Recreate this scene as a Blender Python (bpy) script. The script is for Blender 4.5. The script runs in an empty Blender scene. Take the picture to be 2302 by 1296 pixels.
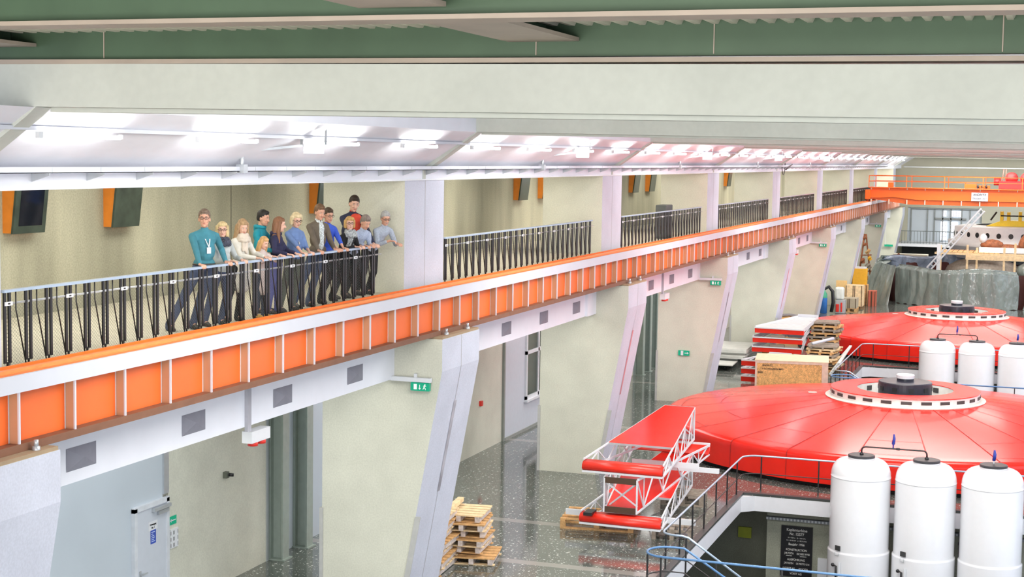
import bpy, bmesh, math, random
from mathutils import Vector, Matrix
random.seed(7)
C = bpy.context.scene.collection
PI = math.pi
V = Vector

# ------------------------------------------------------------------ materials
MATS = {}
def _nt(name):
    m = bpy.data.materials.new(name); m.use_nodes = True
    nt = m.node_tree; b = nt.nodes['Principled BSDF']
    return m, nt, b
def pm(name, col, rough=.6, metal=0.0, var=.06, scale=6.0, bump=0.0, bd=.02, detail=3, fine=None, emit=0.0, spec=.5, stretch=(1, 1, 1), alpha=None, coat=0.0):
    """procedural paint/plain material: base colour broken up by noise, optional speckle and bump"""
    if name in MATS: return MATS[name]
    m, nt, b = _nt(name); N = nt.nodes; L = nt.links
    tc = N.new('ShaderNodeTexCoord'); mp = N.new('ShaderNodeMapping'); mp.inputs['Scale'].default_value = stretch
    geo = N.new('ShaderNodeNewGeometry')
    L.new(geo.outputs['Position'], mp.inputs['Vector'])
    no = N.new('ShaderNodeTexNoise'); no.inputs['Scale'].default_value = scale; no.inputs['Detail'].default_value = detail
    L.new(mp.outputs[0], no.inputs['Vector'])
    rp = N.new('ShaderNodeMapRange'); rp.inputs['From Min'].default_value = .3; rp.inputs['From Max'].default_value = .7
    rp.inputs['To Min'].default_value = 1 - var; rp.inputs['To Max'].default_value = 1 + var
    L.new(no.outputs['Fac'], rp.inputs['Value'])
    mx = N.new('ShaderNodeVectorMath'); mx.operation = 'SCALE'; mx.inputs[0].default_value = col[:3]
    L.new(rp.outputs[0], mx.inputs['Scale'])
    out = mx.outputs[0]
    if fine:
        fs, fa = fine
        n2 = N.new('ShaderNodeTexNoise'); n2.inputs['Scale'].default_value = fs; n2.inputs['Detail'].default_value = 2
        L.new(geo.outputs['Position'], n2.inputs['Vector'])
        r2 = N.new('ShaderNodeMapRange'); r2.inputs['From Min'].default_value = .35; r2.inputs['From Max'].default_value = .65
        r2.inputs['To Min'].default_value = 1 - fa; r2.inputs['To Max'].default_value = 1 + fa
        L.new(n2.outputs['Fac'], r2.inputs['Value'])
        m2 = N.new('ShaderNodeVectorMath'); m2.operation = 'SCALE'; L.new(out, m2.inputs[0]); L.new(r2.outputs[0], m2.inputs['Scale']); out = m2.outputs[0]
    L.new(out, b.inputs['Base Color'])
    b.inputs['Roughness'].default_value = rough; b.inputs['Metallic'].default_value = metal
    b.inputs['Specular IOR Level'].default_value = spec; b.inputs['Coat Weight'].default_value = coat
    if bump:
        bp = N.new('ShaderNodeBump'); bp.inputs['Strength'].default_value = bump; bp.inputs['Distance'].default_value = bd
        L.new(no.outputs['Fac'], bp.inputs['Height']); L.new(bp.outputs[0], b.inputs['Normal'])
    if emit:
        b.inputs['Emission Color'].default_value = (*col[:3], 1); b.inputs['Emission Strength'].default_value = emit
    if alpha is not None: b.inputs['Alpha'].default_value = alpha
    MATS[name] = m; return m

concrete = pm('concrete_beige', (.56, .55, .45), .85, var=.10, scale=.9, fine=(28, .13), stretch=(1, 1, .35))
conc_side = pm('concrete_washed', (.61, .61, .52), .85, var=.06, scale=1.2, fine=(30, .05))
conc_daylit = pm('concrete_daylight_tint', (.53, .55, .64), .8, var=.05, scale=1.2, fine=(30, .05))  # pier concrete with the cool daylight of the hall side put into its colour
conc_wall = pm('concrete_wall_gallery', (.43, .42, .32), .85, var=.28, scale=.8, fine=(30, .10), stretch=(1, 1, .25))
plaster = pm('plaster_white', (.80, .80, .80), .7, var=.03, scale=2, bump=.15)
soffit_m = pm('soffit_plaster', (.84, .85, .92), .55, var=.04, scale=3, bump=.3, stretch=(1, .4, 1))
fascia_m = pm('fascia_paint', (.84, .86, .94), .6, var=.02, scale=2)
beam_m = pm('beam_concrete', (.55, .57, .52), .8, var=.05, scale=1.0, fine=(9, .02))
green_m = pm('green_steel', (.065, .115, .065), .55, var=.10, scale=1.5)
flange_m = pm('flange_steel', (.40, .33, .27), .6, var=.08, scale=2)
deck_m = pm('deck_sheet', (.62, .58, .46), .6, var=.05, scale=2)
orange_m = pm('orange_paint', (.86, .155, .028), .45, var=.04, scale=2)
orange_top = pm('orange_top', (.86, .20, .03), .5, var=.12, scale=5)
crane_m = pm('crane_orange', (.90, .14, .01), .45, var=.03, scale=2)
girder_white = pm('girder_white', (.60, .62, .69), .5, var=.02, scale=2)
stiff_m = pm('stiffener_tan', (.50, .27, .15), .6, var=.04, scale=3)
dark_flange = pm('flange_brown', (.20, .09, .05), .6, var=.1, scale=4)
white_m = pm('white_paint', (.70, .72, .76), .4, var=.02)
white_gloss = pm('tank_white', (.84, .85, .88), .22, var=.01, coat=.3)
red_m = pm('red_cover', (.80, .022, .012), .2, var=.07, scale=1.3, spec=.35)
red_gap = pm('red_seam', (.42, .012, .008), .5)
red_lip = pm('red_lip', (.86, .03, .015), .3, var=.05, scale=4)
black_m = pm('black_steel', (.012, .012, .014), .4)
drum_m = pm('drum_dark', (.02, .022, .035), .35, var=.1)
vent_m = pm('vent_dark', (.05, .05, .05), .5)
steel_m = pm('rail_steel', (.42, .52, .64), .3, metal=.4)
rail_blue = pm('rail_blue', (.11, .24, .46), .35, metal=.2)
galv = pm('galvanised', (.50, .53, .56), .4, metal=.5, var=.05)
grey_vent = pm('grille_grey', (.26, .26, .31), .7, var=.05)
steel_panel = pm('steel_panel_blue', (.50, .56, .62), .5, var=.03, scale=.7)
door_m = pm('door_grey', (.56, .60, .67), .45, var=.02)
post_m = pm('post_greygreen', (.34, .40, .36), .45, metal=.2, var=.06)
wood = pm('pallet_wood', (.62, .36, .15), .8, var=.25, scale=7, fine=(40, .1))
wood_l = pm('fresh_wood', (.78, .58, .34), .75, var=.15, scale=6, fine=(40, .08))
wood_end = pm('sawn_wood_end', (.55, .48, .45), .8, var=.25, scale=14)
wood_old = pm('weathered_wood', (.30, .25, .20), .85, var=.25, scale=9)
osb = pm('osb_board', (.74, .42, .16), .8, var=.22, scale=9, fine=(38, .28))
brown_m = pm('brown_steel', (.07, .035, .018), .5)
teal_sign = pm('sign_green', (.0, .36, .20), .4, emit=.15)
blue_sign = pm('sign_blue', (.03, .08, .45), .4)
red_small = pm('red_plastic', (.7, .03, .02), .35)
blue_m = pm('valve_blue', (.03, .05, .35), .35)
yellow_m = pm('yellow_paint', (.80, .58, .02), .5)
ochre_m = pm('ochre_box', (.80, .42, .02), .6)
rust = pm('rust_machine', (.30, .10, .04), .7, var=.4, scale=6)
sheet_m = pm('sheet_pile', (.62, .62, .58), .5, var=.08, scale=4)
plastic = pm('plastic_sheet', (.22, .26, .24), .16, var=.25, scale=1.6, bump=1.0, bd=.16, detail=4, stretch=(1, 1, .45), spec=1.0)
plastic_b = pm('plastic_sheet_blue', (.26, .32, .42), .18, var=.3, scale=1.3, bump=1.0, bd=.25, detail=5)
dark_m = pm('dark_recess', (.05, .055, .05), .9)
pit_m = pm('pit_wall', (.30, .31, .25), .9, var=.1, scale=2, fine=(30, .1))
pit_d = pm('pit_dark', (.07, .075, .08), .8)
floor_pale = None
glass_dark = pm('window_dark', (.06, .08, .07), .08)
orange_box = pm('orange_side', (.85, .27, .03), .5)
screen_m = pm('screen_face', (.055, .075, .06), .15, var=.25, scale=3)
screen_dk = pm('screen_black', (.01, .013, .02), .08)
tube_m = pm('tube_light', (1, 1, .97), .4, emit=30.0)
flood_m = pm('flood_glass', (1, 1, 1), .3, emit=45.0)
win_m = pm('window_bright', (.92, .95, 1), .4, emit=1.6)
yellow_dim = pm('yellow_sign', (.45, .50, .05), .6)
slot_pink = pm('slot_pink', (.55, .25, .28), .7, var=.3, scale=2)
slot_grey = pm('slot_grey', (.33, .32, .36), .7, var=.3, scale=2)

def floor_mat():
    m, nt, b = _nt('terrazzo_floor'); N = nt.nodes; L = nt.links
    geo = N.new('ShaderNodeNewGeometry')
    vo = N.new('ShaderNodeTexVoronoi'); vo.voronoi_dimensions = '2D'; vo.inputs['Scale'].default_value = 6.0; vo.inputs['Randomness'].default_value = 1
    L.new(geo.outputs['Position'], vo.inputs['Vector'])
    no = N.new('ShaderNodeTexNoise'); no.inputs['Scale'].default_value = 30; L.new(geo.outputs['Position'], no.inputs['Vector'])
    ad = N.new('ShaderNodeMath'); ad.operation = 'MULTIPLY_ADD'; ad.inputs[1].default_value = .38; L.new(no.outputs['Fac'], ad.inputs[0]); L.new(vo.outputs['Distance'], ad.inputs[2])
    cr = N.new('ShaderNodeMapRange'); cr.inputs['From Min'].default_value = .37; cr.inputs['From Max'].default_value = .31; L.new(ad.outputs[0], cr.inputs['Value'])
    # only some cells carry a chip
    sp = N.new('ShaderNodeSeparateColor'); L.new(vo.outputs['Color'], sp.inputs[0])
    gt = N.new('ShaderNodeMath'); gt.operation = 'GREATER_THAN'; gt.inputs[1].default_value = .72; L.new(sp.outputs[0], gt.inputs[0])
    mu = N.new('ShaderNodeMath'); mu.operation = 'MULTIPLY'; L.new(cr.outputs[0], mu.inputs[0]); L.new(gt.outputs[0], mu.inputs[1])
    v2 = N.new('ShaderNodeTexVoronoi'); v2.voronoi_dimensions = '2D'; v2.inputs['Scale'].default_value = 15.0; L.new(geo.outputs['Position'], v2.inputs['Vector'])
    s2 = N.new('ShaderNodeSeparateColor'); L.new(v2.outputs['Color'], s2.inputs[0])
    g2 = N.new('ShaderNodeMath'); g2.operation = 'GREATER_THAN'; g2.inputs[1].default_value = .72; L.new(s2.outputs[1], g2.inputs[0])
    l2 = N.new('ShaderNodeMath'); l2.operation = 'LESS_THAN'; l2.inputs[1].default_value = .17; L.new(v2.outputs['Distance'], l2.inputs[0])
    m2 = N.new('ShaderNodeMath'); m2.operation = 'MULTIPLY'; L.new(g2.outputs[0], m2.inputs[0]); L.new(l2.outputs[0], m2.inputs[1])
    m3 = N.new('ShaderNodeMath'); m3.operation = 'MAXIMUM'; L.new(mu.outputs[0], m3.inputs[0]); L.new(m2.outputs[0], m3.inputs[1]); mu = m3
    n2 = N.new('ShaderNodeTexNoise'); n2.inputs['Scale'].default_value = .6; L.new(geo.outputs['Position'], n2.inputs['Vector'])
    base = N.new('ShaderNodeMix'); base.data_type = 'RGBA'; L.new(n2.outputs['Fac'], base.inputs['Factor'])
    base.inputs['A'].default_value = (.075, .088, .078, 1); base.inputs['B'].default_value = (.13, .145, .13, 1)
    # pale joint stripes across the hall, three per 15 m bay
    sx = N.new('ShaderNodeSeparateXYZ'); L.new(geo.outputs['Position'], sx.inputs[0])
    def band(y0, w, per):
        s = N.new('ShaderNodeMath'); s.operation = 'SUBTRACT'; s.inputs[1].default_value = y0 - w / 2; L.new(sx.outputs['Y'], s.inputs[0])
        f = N.new('ShaderNodeMath'); f.operation = 'FLOORED_MODULO'; f.inputs[1].default_value = per; L.new(s.outputs[0], f.inputs[0])
        l = N.new('ShaderNodeMath'); l.operation = 'LESS_THAN'; l.inputs[1].default_value = w; L.new(f.outputs[0], l.inputs[0]); return l
    b1 = band(38.15, .34, 15.0); b2 = band(34.25, .34, 15.0)
    mxx = N.new('ShaderNodeMath'); mxx.operation = 'MAXIMUM'; L.new(b1.outputs[0], mxx.inputs[0]); L.new(b2.outputs[0], mxx.inputs[1])
    c1 = N.new('ShaderNodeMix'); c1.data_type = 'RGBA'; L.new(mu.outputs[0], c1.inputs['Factor']); L.new(base.outputs['Result'], c1.inputs['A']); c1.inputs['B'].default_value = (.60, .62, .58, 1)
    c2 = N.new('ShaderNodeMix'); c2.data_type = 'RGBA'; L.new(mxx.outputs[0], c2.inputs['Factor']); L.new(c1.outputs['Result'], c2.inputs['A']); c2.inputs['B'].default_value = (.26, .25, .23, 1)
    L.new(c2.outputs['Result'], b.inputs['Base Color'])
    b.inputs['Roughness'].default_value = .09; b.inputs['Specular IOR Level'].default_value = .9
    return m
terrazzo = floor_mat()

def brick_mat(name, c1, c2, mortar, scale, rough=.8):
    m, nt, b = _nt(name); N = nt.nodes; L = nt.links
    geo = N.new('ShaderNodeNewGeometry'); br = N.new('ShaderNodeTexBrick'); br.inputs['Scale'].default_value = scale
    br.inputs['Color1'].default_value = (*c1, 1); br.inputs['Color2'].default_value = (*c2, 1); br.inputs['Mortar'].default_value = (*mortar, 1)
    br.inputs['Mortar Size'].default_value = .015
    L.new(geo.outputs['Position'], br.inputs['Vector']); L.new(br.outputs['Color'], b.inputs['Base Color']); b.inputs['Roughness'].default_value = rough
    return m
floor_pale = brick_mat('gallery_clinker', (.66, .62, .50), (.60, .57, .46), (.45, .43, .36), 2.2)

def mesh_mat():
    """woven wire diamonds: transparent with thin grey wires"""
    m, nt, b = _nt('wire_mesh'); N = nt.nodes; L = nt.links
    geo = N.new('ShaderNodeNewGeometry'); sx = N.new('ShaderNodeSeparateXYZ'); L.new(geo.outputs['Position'], sx.inputs[0])
    def fam(sign):
        a = N.new('ShaderNodeMath'); a.operation = 'MULTIPLY_ADD'; a.inputs[1].default_value = sign * 1.25; L.new(sx.outputs['Z'], a.inputs[0]); L.new(sx.outputs['Y'], a.inputs[2])
        f = N.new('ShaderNodeMath'); f.operation = 'FLOORED_MODULO'; f.inputs[1].default_value = .062; L.new(a.outputs[0], f.inputs[0])
        l = N.new('ShaderNodeMath'); l.operation = 'LESS_THAN'; l.inputs[1].default_value = .0055; L.new(f.outputs[0], l.inputs[0]); return l
    a, c = fam(1), fam(-1)
    mm = N.new('ShaderNodeMath'); mm.operation = 'MAXIMUM'; L.new(a.outputs[0], mm.inputs[0]); L.new(c.outputs[0], mm.inputs[1])
    b.inputs['Base Color'].default_value = (.10, .11, .10, 1); b.inputs['Roughness'].default_value = .5
    L.new(mm.outputs[0], b.inputs['Alpha'])
    return m
wire = mesh_mat()

# ------------------------------------------------------------------ mesh building
def frame(axis):
    a = V(axis).normalized(); u = V((0, 0, 1)) if abs(a.z) < .9 else V((1, 0, 0))
    s = a.cross(u).normalized(); return a, s, s.cross(a).normalized()
class MB:
    def __init__(s): s.v = []; s.f = []; s.m = []; s.sm = []
    def add(s, vs, fs, mi=0, smooth=False):
        o = len(s.v); s.v += [V(p) for p in vs]; s.f += [[o + i for i in f] for f in fs]; s.m += [mi] * len(fs); s.sm += [smooth] * len(fs); return s
    def box(s, x0, x1, y0, y1, z0, z1, mi=0):
        return s.add([(x0, y0, z0), (x1, y0, z0), (x1, y1, z0), (x0, y1, z0), (x0, y0, z1), (x1, y0, z1), (x1, y1, z1), (x0, y1, z1)],
                     [(0, 3, 2, 1), (4, 5, 6, 7), (0, 1, 5, 4), (1, 2, 6, 5), (2, 3, 7, 6), (3, 0, 4, 7)], mi)
    def cbox(s, c, d, rz=0, mi=0, M=None):
        M = M or Matrix.Rotation(rz, 3, 'Z'); c = V(c); q = []
        for dz in (-1, 1):
            for dx, dy in ((-1, -1), (1, -1), (1, 1), (-1, 1)): q.append(c + M @ V((dx * d[0] / 2, dy * d[1] / 2, dz * d[2] / 2)))
        return s.add(q, [(0, 3, 2, 1), (4, 5, 6, 7), (0, 1, 5, 4), (1, 2, 6, 5), (2, 3, 7, 6), (3, 0, 4, 7)], mi)
    def bar(s, p, q, w, h=None, mi=0, up=None):
        """rectangular bar from p to q, w wide (horizontal-ish), h tall"""
        h = h or w; p = V(p); q = V(q); a = (q - p).normalized(); u = V(up) if up else (V((0, 0, 1)) if abs(a.z) < .95 else V((0, 1, 0)))
        sd = a.cross(u).normalized(); uu = sd.cross(a).normalized(); vs = []
        for c in (p, q):
            for i, j in ((-1, -1), (1, -1), (1, 1), (-1, 1)): vs.append(c + sd * (i * w / 2) + uu * (j * h / 2))
        return s.add(vs, [(0, 1, 2, 3), (7, 6, 5, 4), (0, 4, 5, 1), (1, 5, 6, 2), (2, 6, 7, 3), (3, 7, 4, 0)], mi)
    def tube(s, pts, r, n=8, mi=0, closed=False):
        pts = [V(p) for p in pts]; m = len(pts); vs = []; rs = r if isinstance(r, (list, tuple)) else [r] * m
        prev = None
        for i, p in enumerate(pts):
            if closed: d = pts[(i + 1) % m] - pts[i - 1]
            else: d = pts[min(i + 1, m - 1)] - pts[max(i - 1, 0)]
            d.normalize()
            if prev is None: _, sd, up = frame(d)
            else:
                sd = (prev - d * prev.dot(d)).normalized(); up = sd.cross(d)
            prev = sd
            for k in range(n):
                t = 2 * PI * k / n; vs.append(p + (sd * math.cos(t) + up * math.sin(t)) * rs[i])
        fs = []
        for i in range(m if closed else m - 1):
            for k in range(n):
                a = i * n + k; b = i * n + (k + 1) % n; c = ((i + 1) % m) * n + (k + 1) % n; d = ((i + 1) % m) * n + k; fs.append((a, b, c, d))
        if not closed: fs += [tuple(range(n - 1, -1, -1)), tuple((m - 1) * n + k for k in range(n))]
        return s.add(vs, fs, mi, True)
    def lathe(s, prof, c=(0, 0, 0), n=32, mi=0, a0=0, a1=2 * PI, smooth=True, caps=False):
        """prof: (radius, z) pairs"""
        full = abs(a1 - a0 - 2 * PI) < 1e-6; k = n if full else n + 1; vs = []
        for i in range(k):
            t = a0 + (a1 - a0) * i / n
            for r, z in prof: vs.append((c[0] + r * math.cos(t), c[1] + r * math.sin(t), c[2] + z))
        m = len(prof); fs = []
        for i in range(n):
            j = (i + 1) % k
            for q in range(m - 1): fs.append((i * m + q, j * m + q, j * m + q + 1, i * m + q + 1))
        return s.add(vs, fs, mi, smooth)
    def prism(s, poly, y0, y1, mi=0):
        """poly in XZ extruded along Y"""
        n = len(poly); vs = [(x, y0, z) for x, z in poly] + [(x, y1, z) for x, z in poly]
        return s.add(vs, [tuple(range(n)), tuple(range(2 * n - 1, n - 1, -1))] + [(i, i + n, (i + 1) % n + n, (i + 1) % n) for i in range(n)], mi)
    def prismz(s, poly, z0, z1, mi=0):
        n = len(poly); vs = [(x, y, z0) for x, y in poly] + [(x, y, z1) for x, y in poly]
        return s.add(vs, [tuple(range(n - 1, -1, -1)), tuple(range(n, 2 * n))] + [(i, (i + 1) % n, (i + 1) % n + n, i + n) for i in range(n)], mi)
    def ell(s, c, r, n=12, mi=0, M=None):
        c = V(c); M = M or Matrix.Identity(3); vs = []; fs = []; m = n // 2
        for i in range(m + 1):
            ph = PI * i / m
            for k in range(n):
                t = 2 * PI * k / n; vs.append(c + M @ V((r[0] * math.sin(ph) * math.cos(t), r[1] * math.sin(ph) * math.sin(t), r[2] * math.cos(ph))))
        for i in range(m):
            for k in range(n):
                fs.append((i * n + k, (i + 1) * n + k, (i + 1) * n + (k + 1) % n, i * n + (k + 1) % n))
        return s.add(vs, fs, mi, True)
    def cap(s, p, q, r0, r1, n=10, mi=0):
        """tapered capsule"""
        p = V(p); q = V(q); a, sd, up = frame(q - p); L = (q - p).length; rows = []
        for i in range(4): t = PI / 2 * i / 4; rows.append((-math.cos(t) * r0, max(math.sin(t) * r0, .0005)))
        rows.append((0, r0)); rows.append((L, r1))
        for i in range(1, 5): t = PI / 2 * i / 4; rows.append((L + math.sin(t) * r1, max(math.cos(t) * r1, .0005)))
        vs = []
        for d, r in rows:
            for k in range(n): t = 2 * PI * k / n; vs.append(p + a * d + (sd * math.cos(t) + up * math.sin(t)) * r)
        m = len(rows); fs = [(i * n + k, i * n + (k + 1) % n, (i + 1) * n + (k + 1) % n, (i + 1) * n + k) for i in range(m - 1) for k in range(n)]
        fs += [tuple(range(n - 1, -1, -1)), tuple((m - 1) * n + k for k in range(n))]
        return s.add(vs, fs, mi, True)
    def quad(s, a, b, c, d, mi=0): return s.add([a, b, c, d], [(0, 1, 2, 3)], mi)
    def mesh(s, name, mats, off=V((0, 0, 0))):
        me = bpy.data.meshes.new(name); me.from_pydata([v - off for v in s.v], [], s.f)
        for m in (mats if isinstance(mats, (list, tuple)) else [mats]): me.materials.append(m)
        me.polygons.foreach_set('material_index', s.m); me.polygons.foreach_set('use_smooth', s.sm)
        bm = bmesh.new(); bm.from_mesh(me); bmesh.ops.recalc_face_normals(bm, faces=bm.faces); bm.to_mesh(me); bm.free()
        me.update(); return me
    def build(s, name, mats, parent=None, bevel=0):
        off = wloc(parent)
        o = bpy.data.objects.new(name, s.mesh(name, mats, off)); C.objects.link(o); o.parent = parent
        if bevel:
            b = o.modifiers.new('edge', 'BEVEL'); b.width = bevel; b.segments = 2; b.limit_method = 'ANGLE'
        return o
def wloc(o):
    t = V((0, 0, 0))
    while o is not None: t = t + o.location; o = o.parent
    return t
def thing(name, label, cat, loc=(0, 0, 0), group=None, kind=None):
    o = bpy.data.objects.new(name, None); C.objects.link(o); o.location = loc; o.empty_display_size = .2
    return tag(o, label, cat, group, kind)
def tag(o, label=None, cat=None, group=None, kind=None):
    if label: o['label'] = label
    if cat: o['category'] = cat
    if group: o['group'] = group
    if kind: o['kind'] = kind
    return o
def struct(o, label=None):
    o['kind'] = 'structure'
    if label: o['label'] = label
    return o
KIDS = {}
def dup(root, dloc=(0, 0, 0), label=None, group=None, rz=0):
    r = root.copy(); C.objects.link(r); r.location = root.location + V(dloc); r.rotation_euler.z += rz
    if label: r['label'] = label
    if group: r['group'] = group
    for ch in list(root.children):
        c = ch.copy(); C.objects.link(c); c.parent = r
        for g in list(ch.children):
            d = g.copy(); C.objects.link(d); d.parent = c
    return r
def text(name, body, size, parent, loc, rot, mat, align='CENTER', squash=1.0, ext=.002):
    cu = bpy.data.curves.new(name, 'FONT'); cu.body = body; cu.size = size; cu.align_x = align; cu.align_y = 'CENTER'; cu.extrude = ext; cu.offset = size * .012
    cu.materials.append(mat); o = bpy.data.objects.new(name, cu); C.objects.link(o); o.parent = parent
    dg = bpy.context.evaluated_depsgraph_get(); me = bpy.data.meshes.new_from_object(o.evaluated_get(dg)); bpy.data.objects.remove(o)
    if not me.materials: me.materials.append(mat)
    o = bpy.data.objects.new(name, me); C.objects.link(o); o.parent = parent
    o.location = V(loc) - wloc(parent); o.rotation_euler = rot; o.scale = (squash, 1, 1); return o
RX = (PI / 2, 0, 0)                 # text facing -Y
RYZ = (PI / 2, 0, PI / 2)           # text facing +X

# ------------------------------------------------------------------ hall layout (metres, floor z = 0)
EYE = 9.53
BAY = 15.0; P0 = 29.7; PW = 2.2     # piers start at P0 + 15k, 2.2 m thick
YEND = 142.0; YBACK = -9.0
XR = 7.5
PITX = -8.0
PITS = [(33.0, 43.8), (63.0, 73.8)]

# floor with stair pits cut out
f = MB()
ys = [YBACK]
for a, b in PITS: ys += [a, b]
ys.append(YEND + 3)
for i in range(len(ys) - 1):
    y0, y1 = ys[i], ys[i + 1]
    if i % 2 == 0: f.box(-17.3, XR, y0, y1, -.45, 0)
    else: f.box(-17.3, PITX, y0, y1, -.45, 0)
struct(f.build('floor', terrazzo), 'dark polished terrazzo hall floor with white chips')
for a, b in PITS:
    e = MB()
    e.box(PITX, PITX + .03, a, b - .35, -.46, -.03)
    e.prismz([(PITX, b - .35), (PITX + .03, b - .35), (PITX + .36, b - .03), (PITX + .36, b), (PITX, b)], -.46, -.03)
    e.box(PITX + .36, XR, b - .03, b, -.46, -.03)
    e.box(PITX + .03, XR, a, a + .03, -.46, -.03)
    struct(e.build('trim_1', white_m))
    e = MB(); w = .16
    e.box(PITX - .14, PITX + .035, a - w, b + w, 0, .05); e.box(PITX + .035, XR, b - .035, b + w, 0, .05); e.box(PITX + .035, XR, a - w, a + .035, 0, .05)
    struct(e.build('trim_2', pm('kerb_dark', (.05, .055, .055), .35)))
    # pit room below
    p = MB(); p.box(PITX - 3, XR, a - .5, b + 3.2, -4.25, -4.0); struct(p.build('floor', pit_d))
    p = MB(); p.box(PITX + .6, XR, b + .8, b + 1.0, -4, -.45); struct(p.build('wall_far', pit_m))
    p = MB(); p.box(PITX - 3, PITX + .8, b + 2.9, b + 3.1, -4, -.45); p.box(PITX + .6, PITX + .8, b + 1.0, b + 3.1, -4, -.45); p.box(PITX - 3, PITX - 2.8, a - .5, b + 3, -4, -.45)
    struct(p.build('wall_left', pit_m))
    p = MB(); p.box(PITX - 3, XR, a - .7, a - .5, -4, -.45); struct(p.build('wall_near', pit_m))

# lower side wall and gallery
w = MB(); w.box(-17.5, -17.1, YBACK, YEND, 0, 6.3); struct(w.build('wall_left', conc_side))
w = MB(); w.box(-17.0, -16.6, YBACK, YEND, 6.6, 9.7); struct(w.build('wall_left', conc_wall), 'rough beige concrete rear wall of the gallery')
# vertical joints in the gallery wall
j = MB()
for y in [29.6, 36.4, 42.0, 58.0, 71.5, 88]: j.box(-16.6, -16.595, y, y + .03, 6.67, 9.7)
struct(j.build('trim_3', pm('joint', (.20, .19, .15), .9)))
g = MB(); g.box(-17.0, -12.42, YBACK, YEND, 6.35, 6.67); struct(g.build('floor', floor_pale), 'pale clinker floor of the gallery')
g = MB(); g.box(-12.44, -12.40, YBACK, YEND, 6.60, 6.74); struct(g.build('trim_4', concrete))
g = MB(); g.box(-17.0, -12.2, YBACK, YEND, 9.62, 9.7); struct(g.build('ceiling', plaster), 'white ceiling over the gallery')

# white fascia band under the girder between the piers (z 4.63 - 6.35)
for k in range(-1, 8):
    y0 = P0 + BAY * (k - 1) + PW - (.33 if k == 0 else 0); y1 = P0 + BAY * k - (.33 if k == -1 else 0)
    b = MB(); b.box(-13.0, -12.8, y0, y1, 4.88, 6.35); b.box(-17.1, -13.0, y0, y1, 6.2, 6.35)
    if k % 2 == 1:
        b.box(-12.8, -12.72, y1 - .9, y1, 4.88, 6.35); b.box(-12.8, -12.795, y0 + 8.1, y0 + 8.35, 4.88, 6.35)
    struct(b.build('wall_fascia', fascia_m), 'white band under the runway girder')

# piers (the one nearest the camera sits a little short of the grid)
for k in range(-1, 9):
    y = P0 + BAY * (k - 1) - (.33 if k == 0 else 0)
    m = MB()
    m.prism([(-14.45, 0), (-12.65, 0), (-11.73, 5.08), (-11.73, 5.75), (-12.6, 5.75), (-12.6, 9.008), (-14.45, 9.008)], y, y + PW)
    m.m[3] = m.m[4] = m.m[6] = 1  # hall-facing sides get the daylight-tinted copy of the concrete
    p = struct(m.build('concrete_pillar', [conc_side, conc_daylit]), 'massive leaning concrete pier carrying the runway girder')
    s = MB()
    def fx(z): return -12.65 + (z / 5.08) * .92
    if k >= 1:
        z0, z1 = 2.32, 4.32
        s.add([(fx(z0) + .006, y + 1.05, z0), (fx(z0) + .006, y + 1.2, z0), (fx(z1) + .006, y + 1.22, z1), (fx(z1) + .006, y + 1.05, z1)], [(0, 1, 2, 3)], 0)
        struct(s.build('slot', slot_pink if k % 2 == 0 else slot_grey, p))
        s = MB()   # vertical joint and raised plinth edges
        s.add([(fx(0) + .004, y + 1.1, 0), (fx(0) + .004, y + 1.115, 0), (fx(5.08) + .004, y + 1.115, 5.08), (fx(5.08) + .004, y + 1.1, 5.08)], [(0, 1, 2, 3)])
        s.box(-11.728, -11.726, y + 1.1, y + 1.115, 5.08, 5.75); s.box(-12.598, -12.596, y + 1.1, y + 1.115, 6.7, 9.0)
        struct(s.build('joint', pm('joint_light', (.42, .41, .40), .9), p))
        s = MB()
        s.add([(-12.65 + .0, y - .03, 0), (-12.53, y - .03, 0), (-12.53 + .36, y - .03, 2.0), (-12.65 + .36, y - .03, 2.0),
               (-12.65, y + .0, 0), (-12.53, y + .0, 0), (-12.53 + .36, y, 2.0), (-12.65 + .36, y, 2.0)],
              [(0, 1, 2, 3), (1, 5, 6, 2), (3, 2, 6, 7), (0, 3, 7, 4)])
        s.box(-14.5, -14.42, y - .03, y + .2, 0, 2.0)
        struct(s.build('edge_guard', pm('guard_grey', (.45, .45, .44), .7), p))

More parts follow.
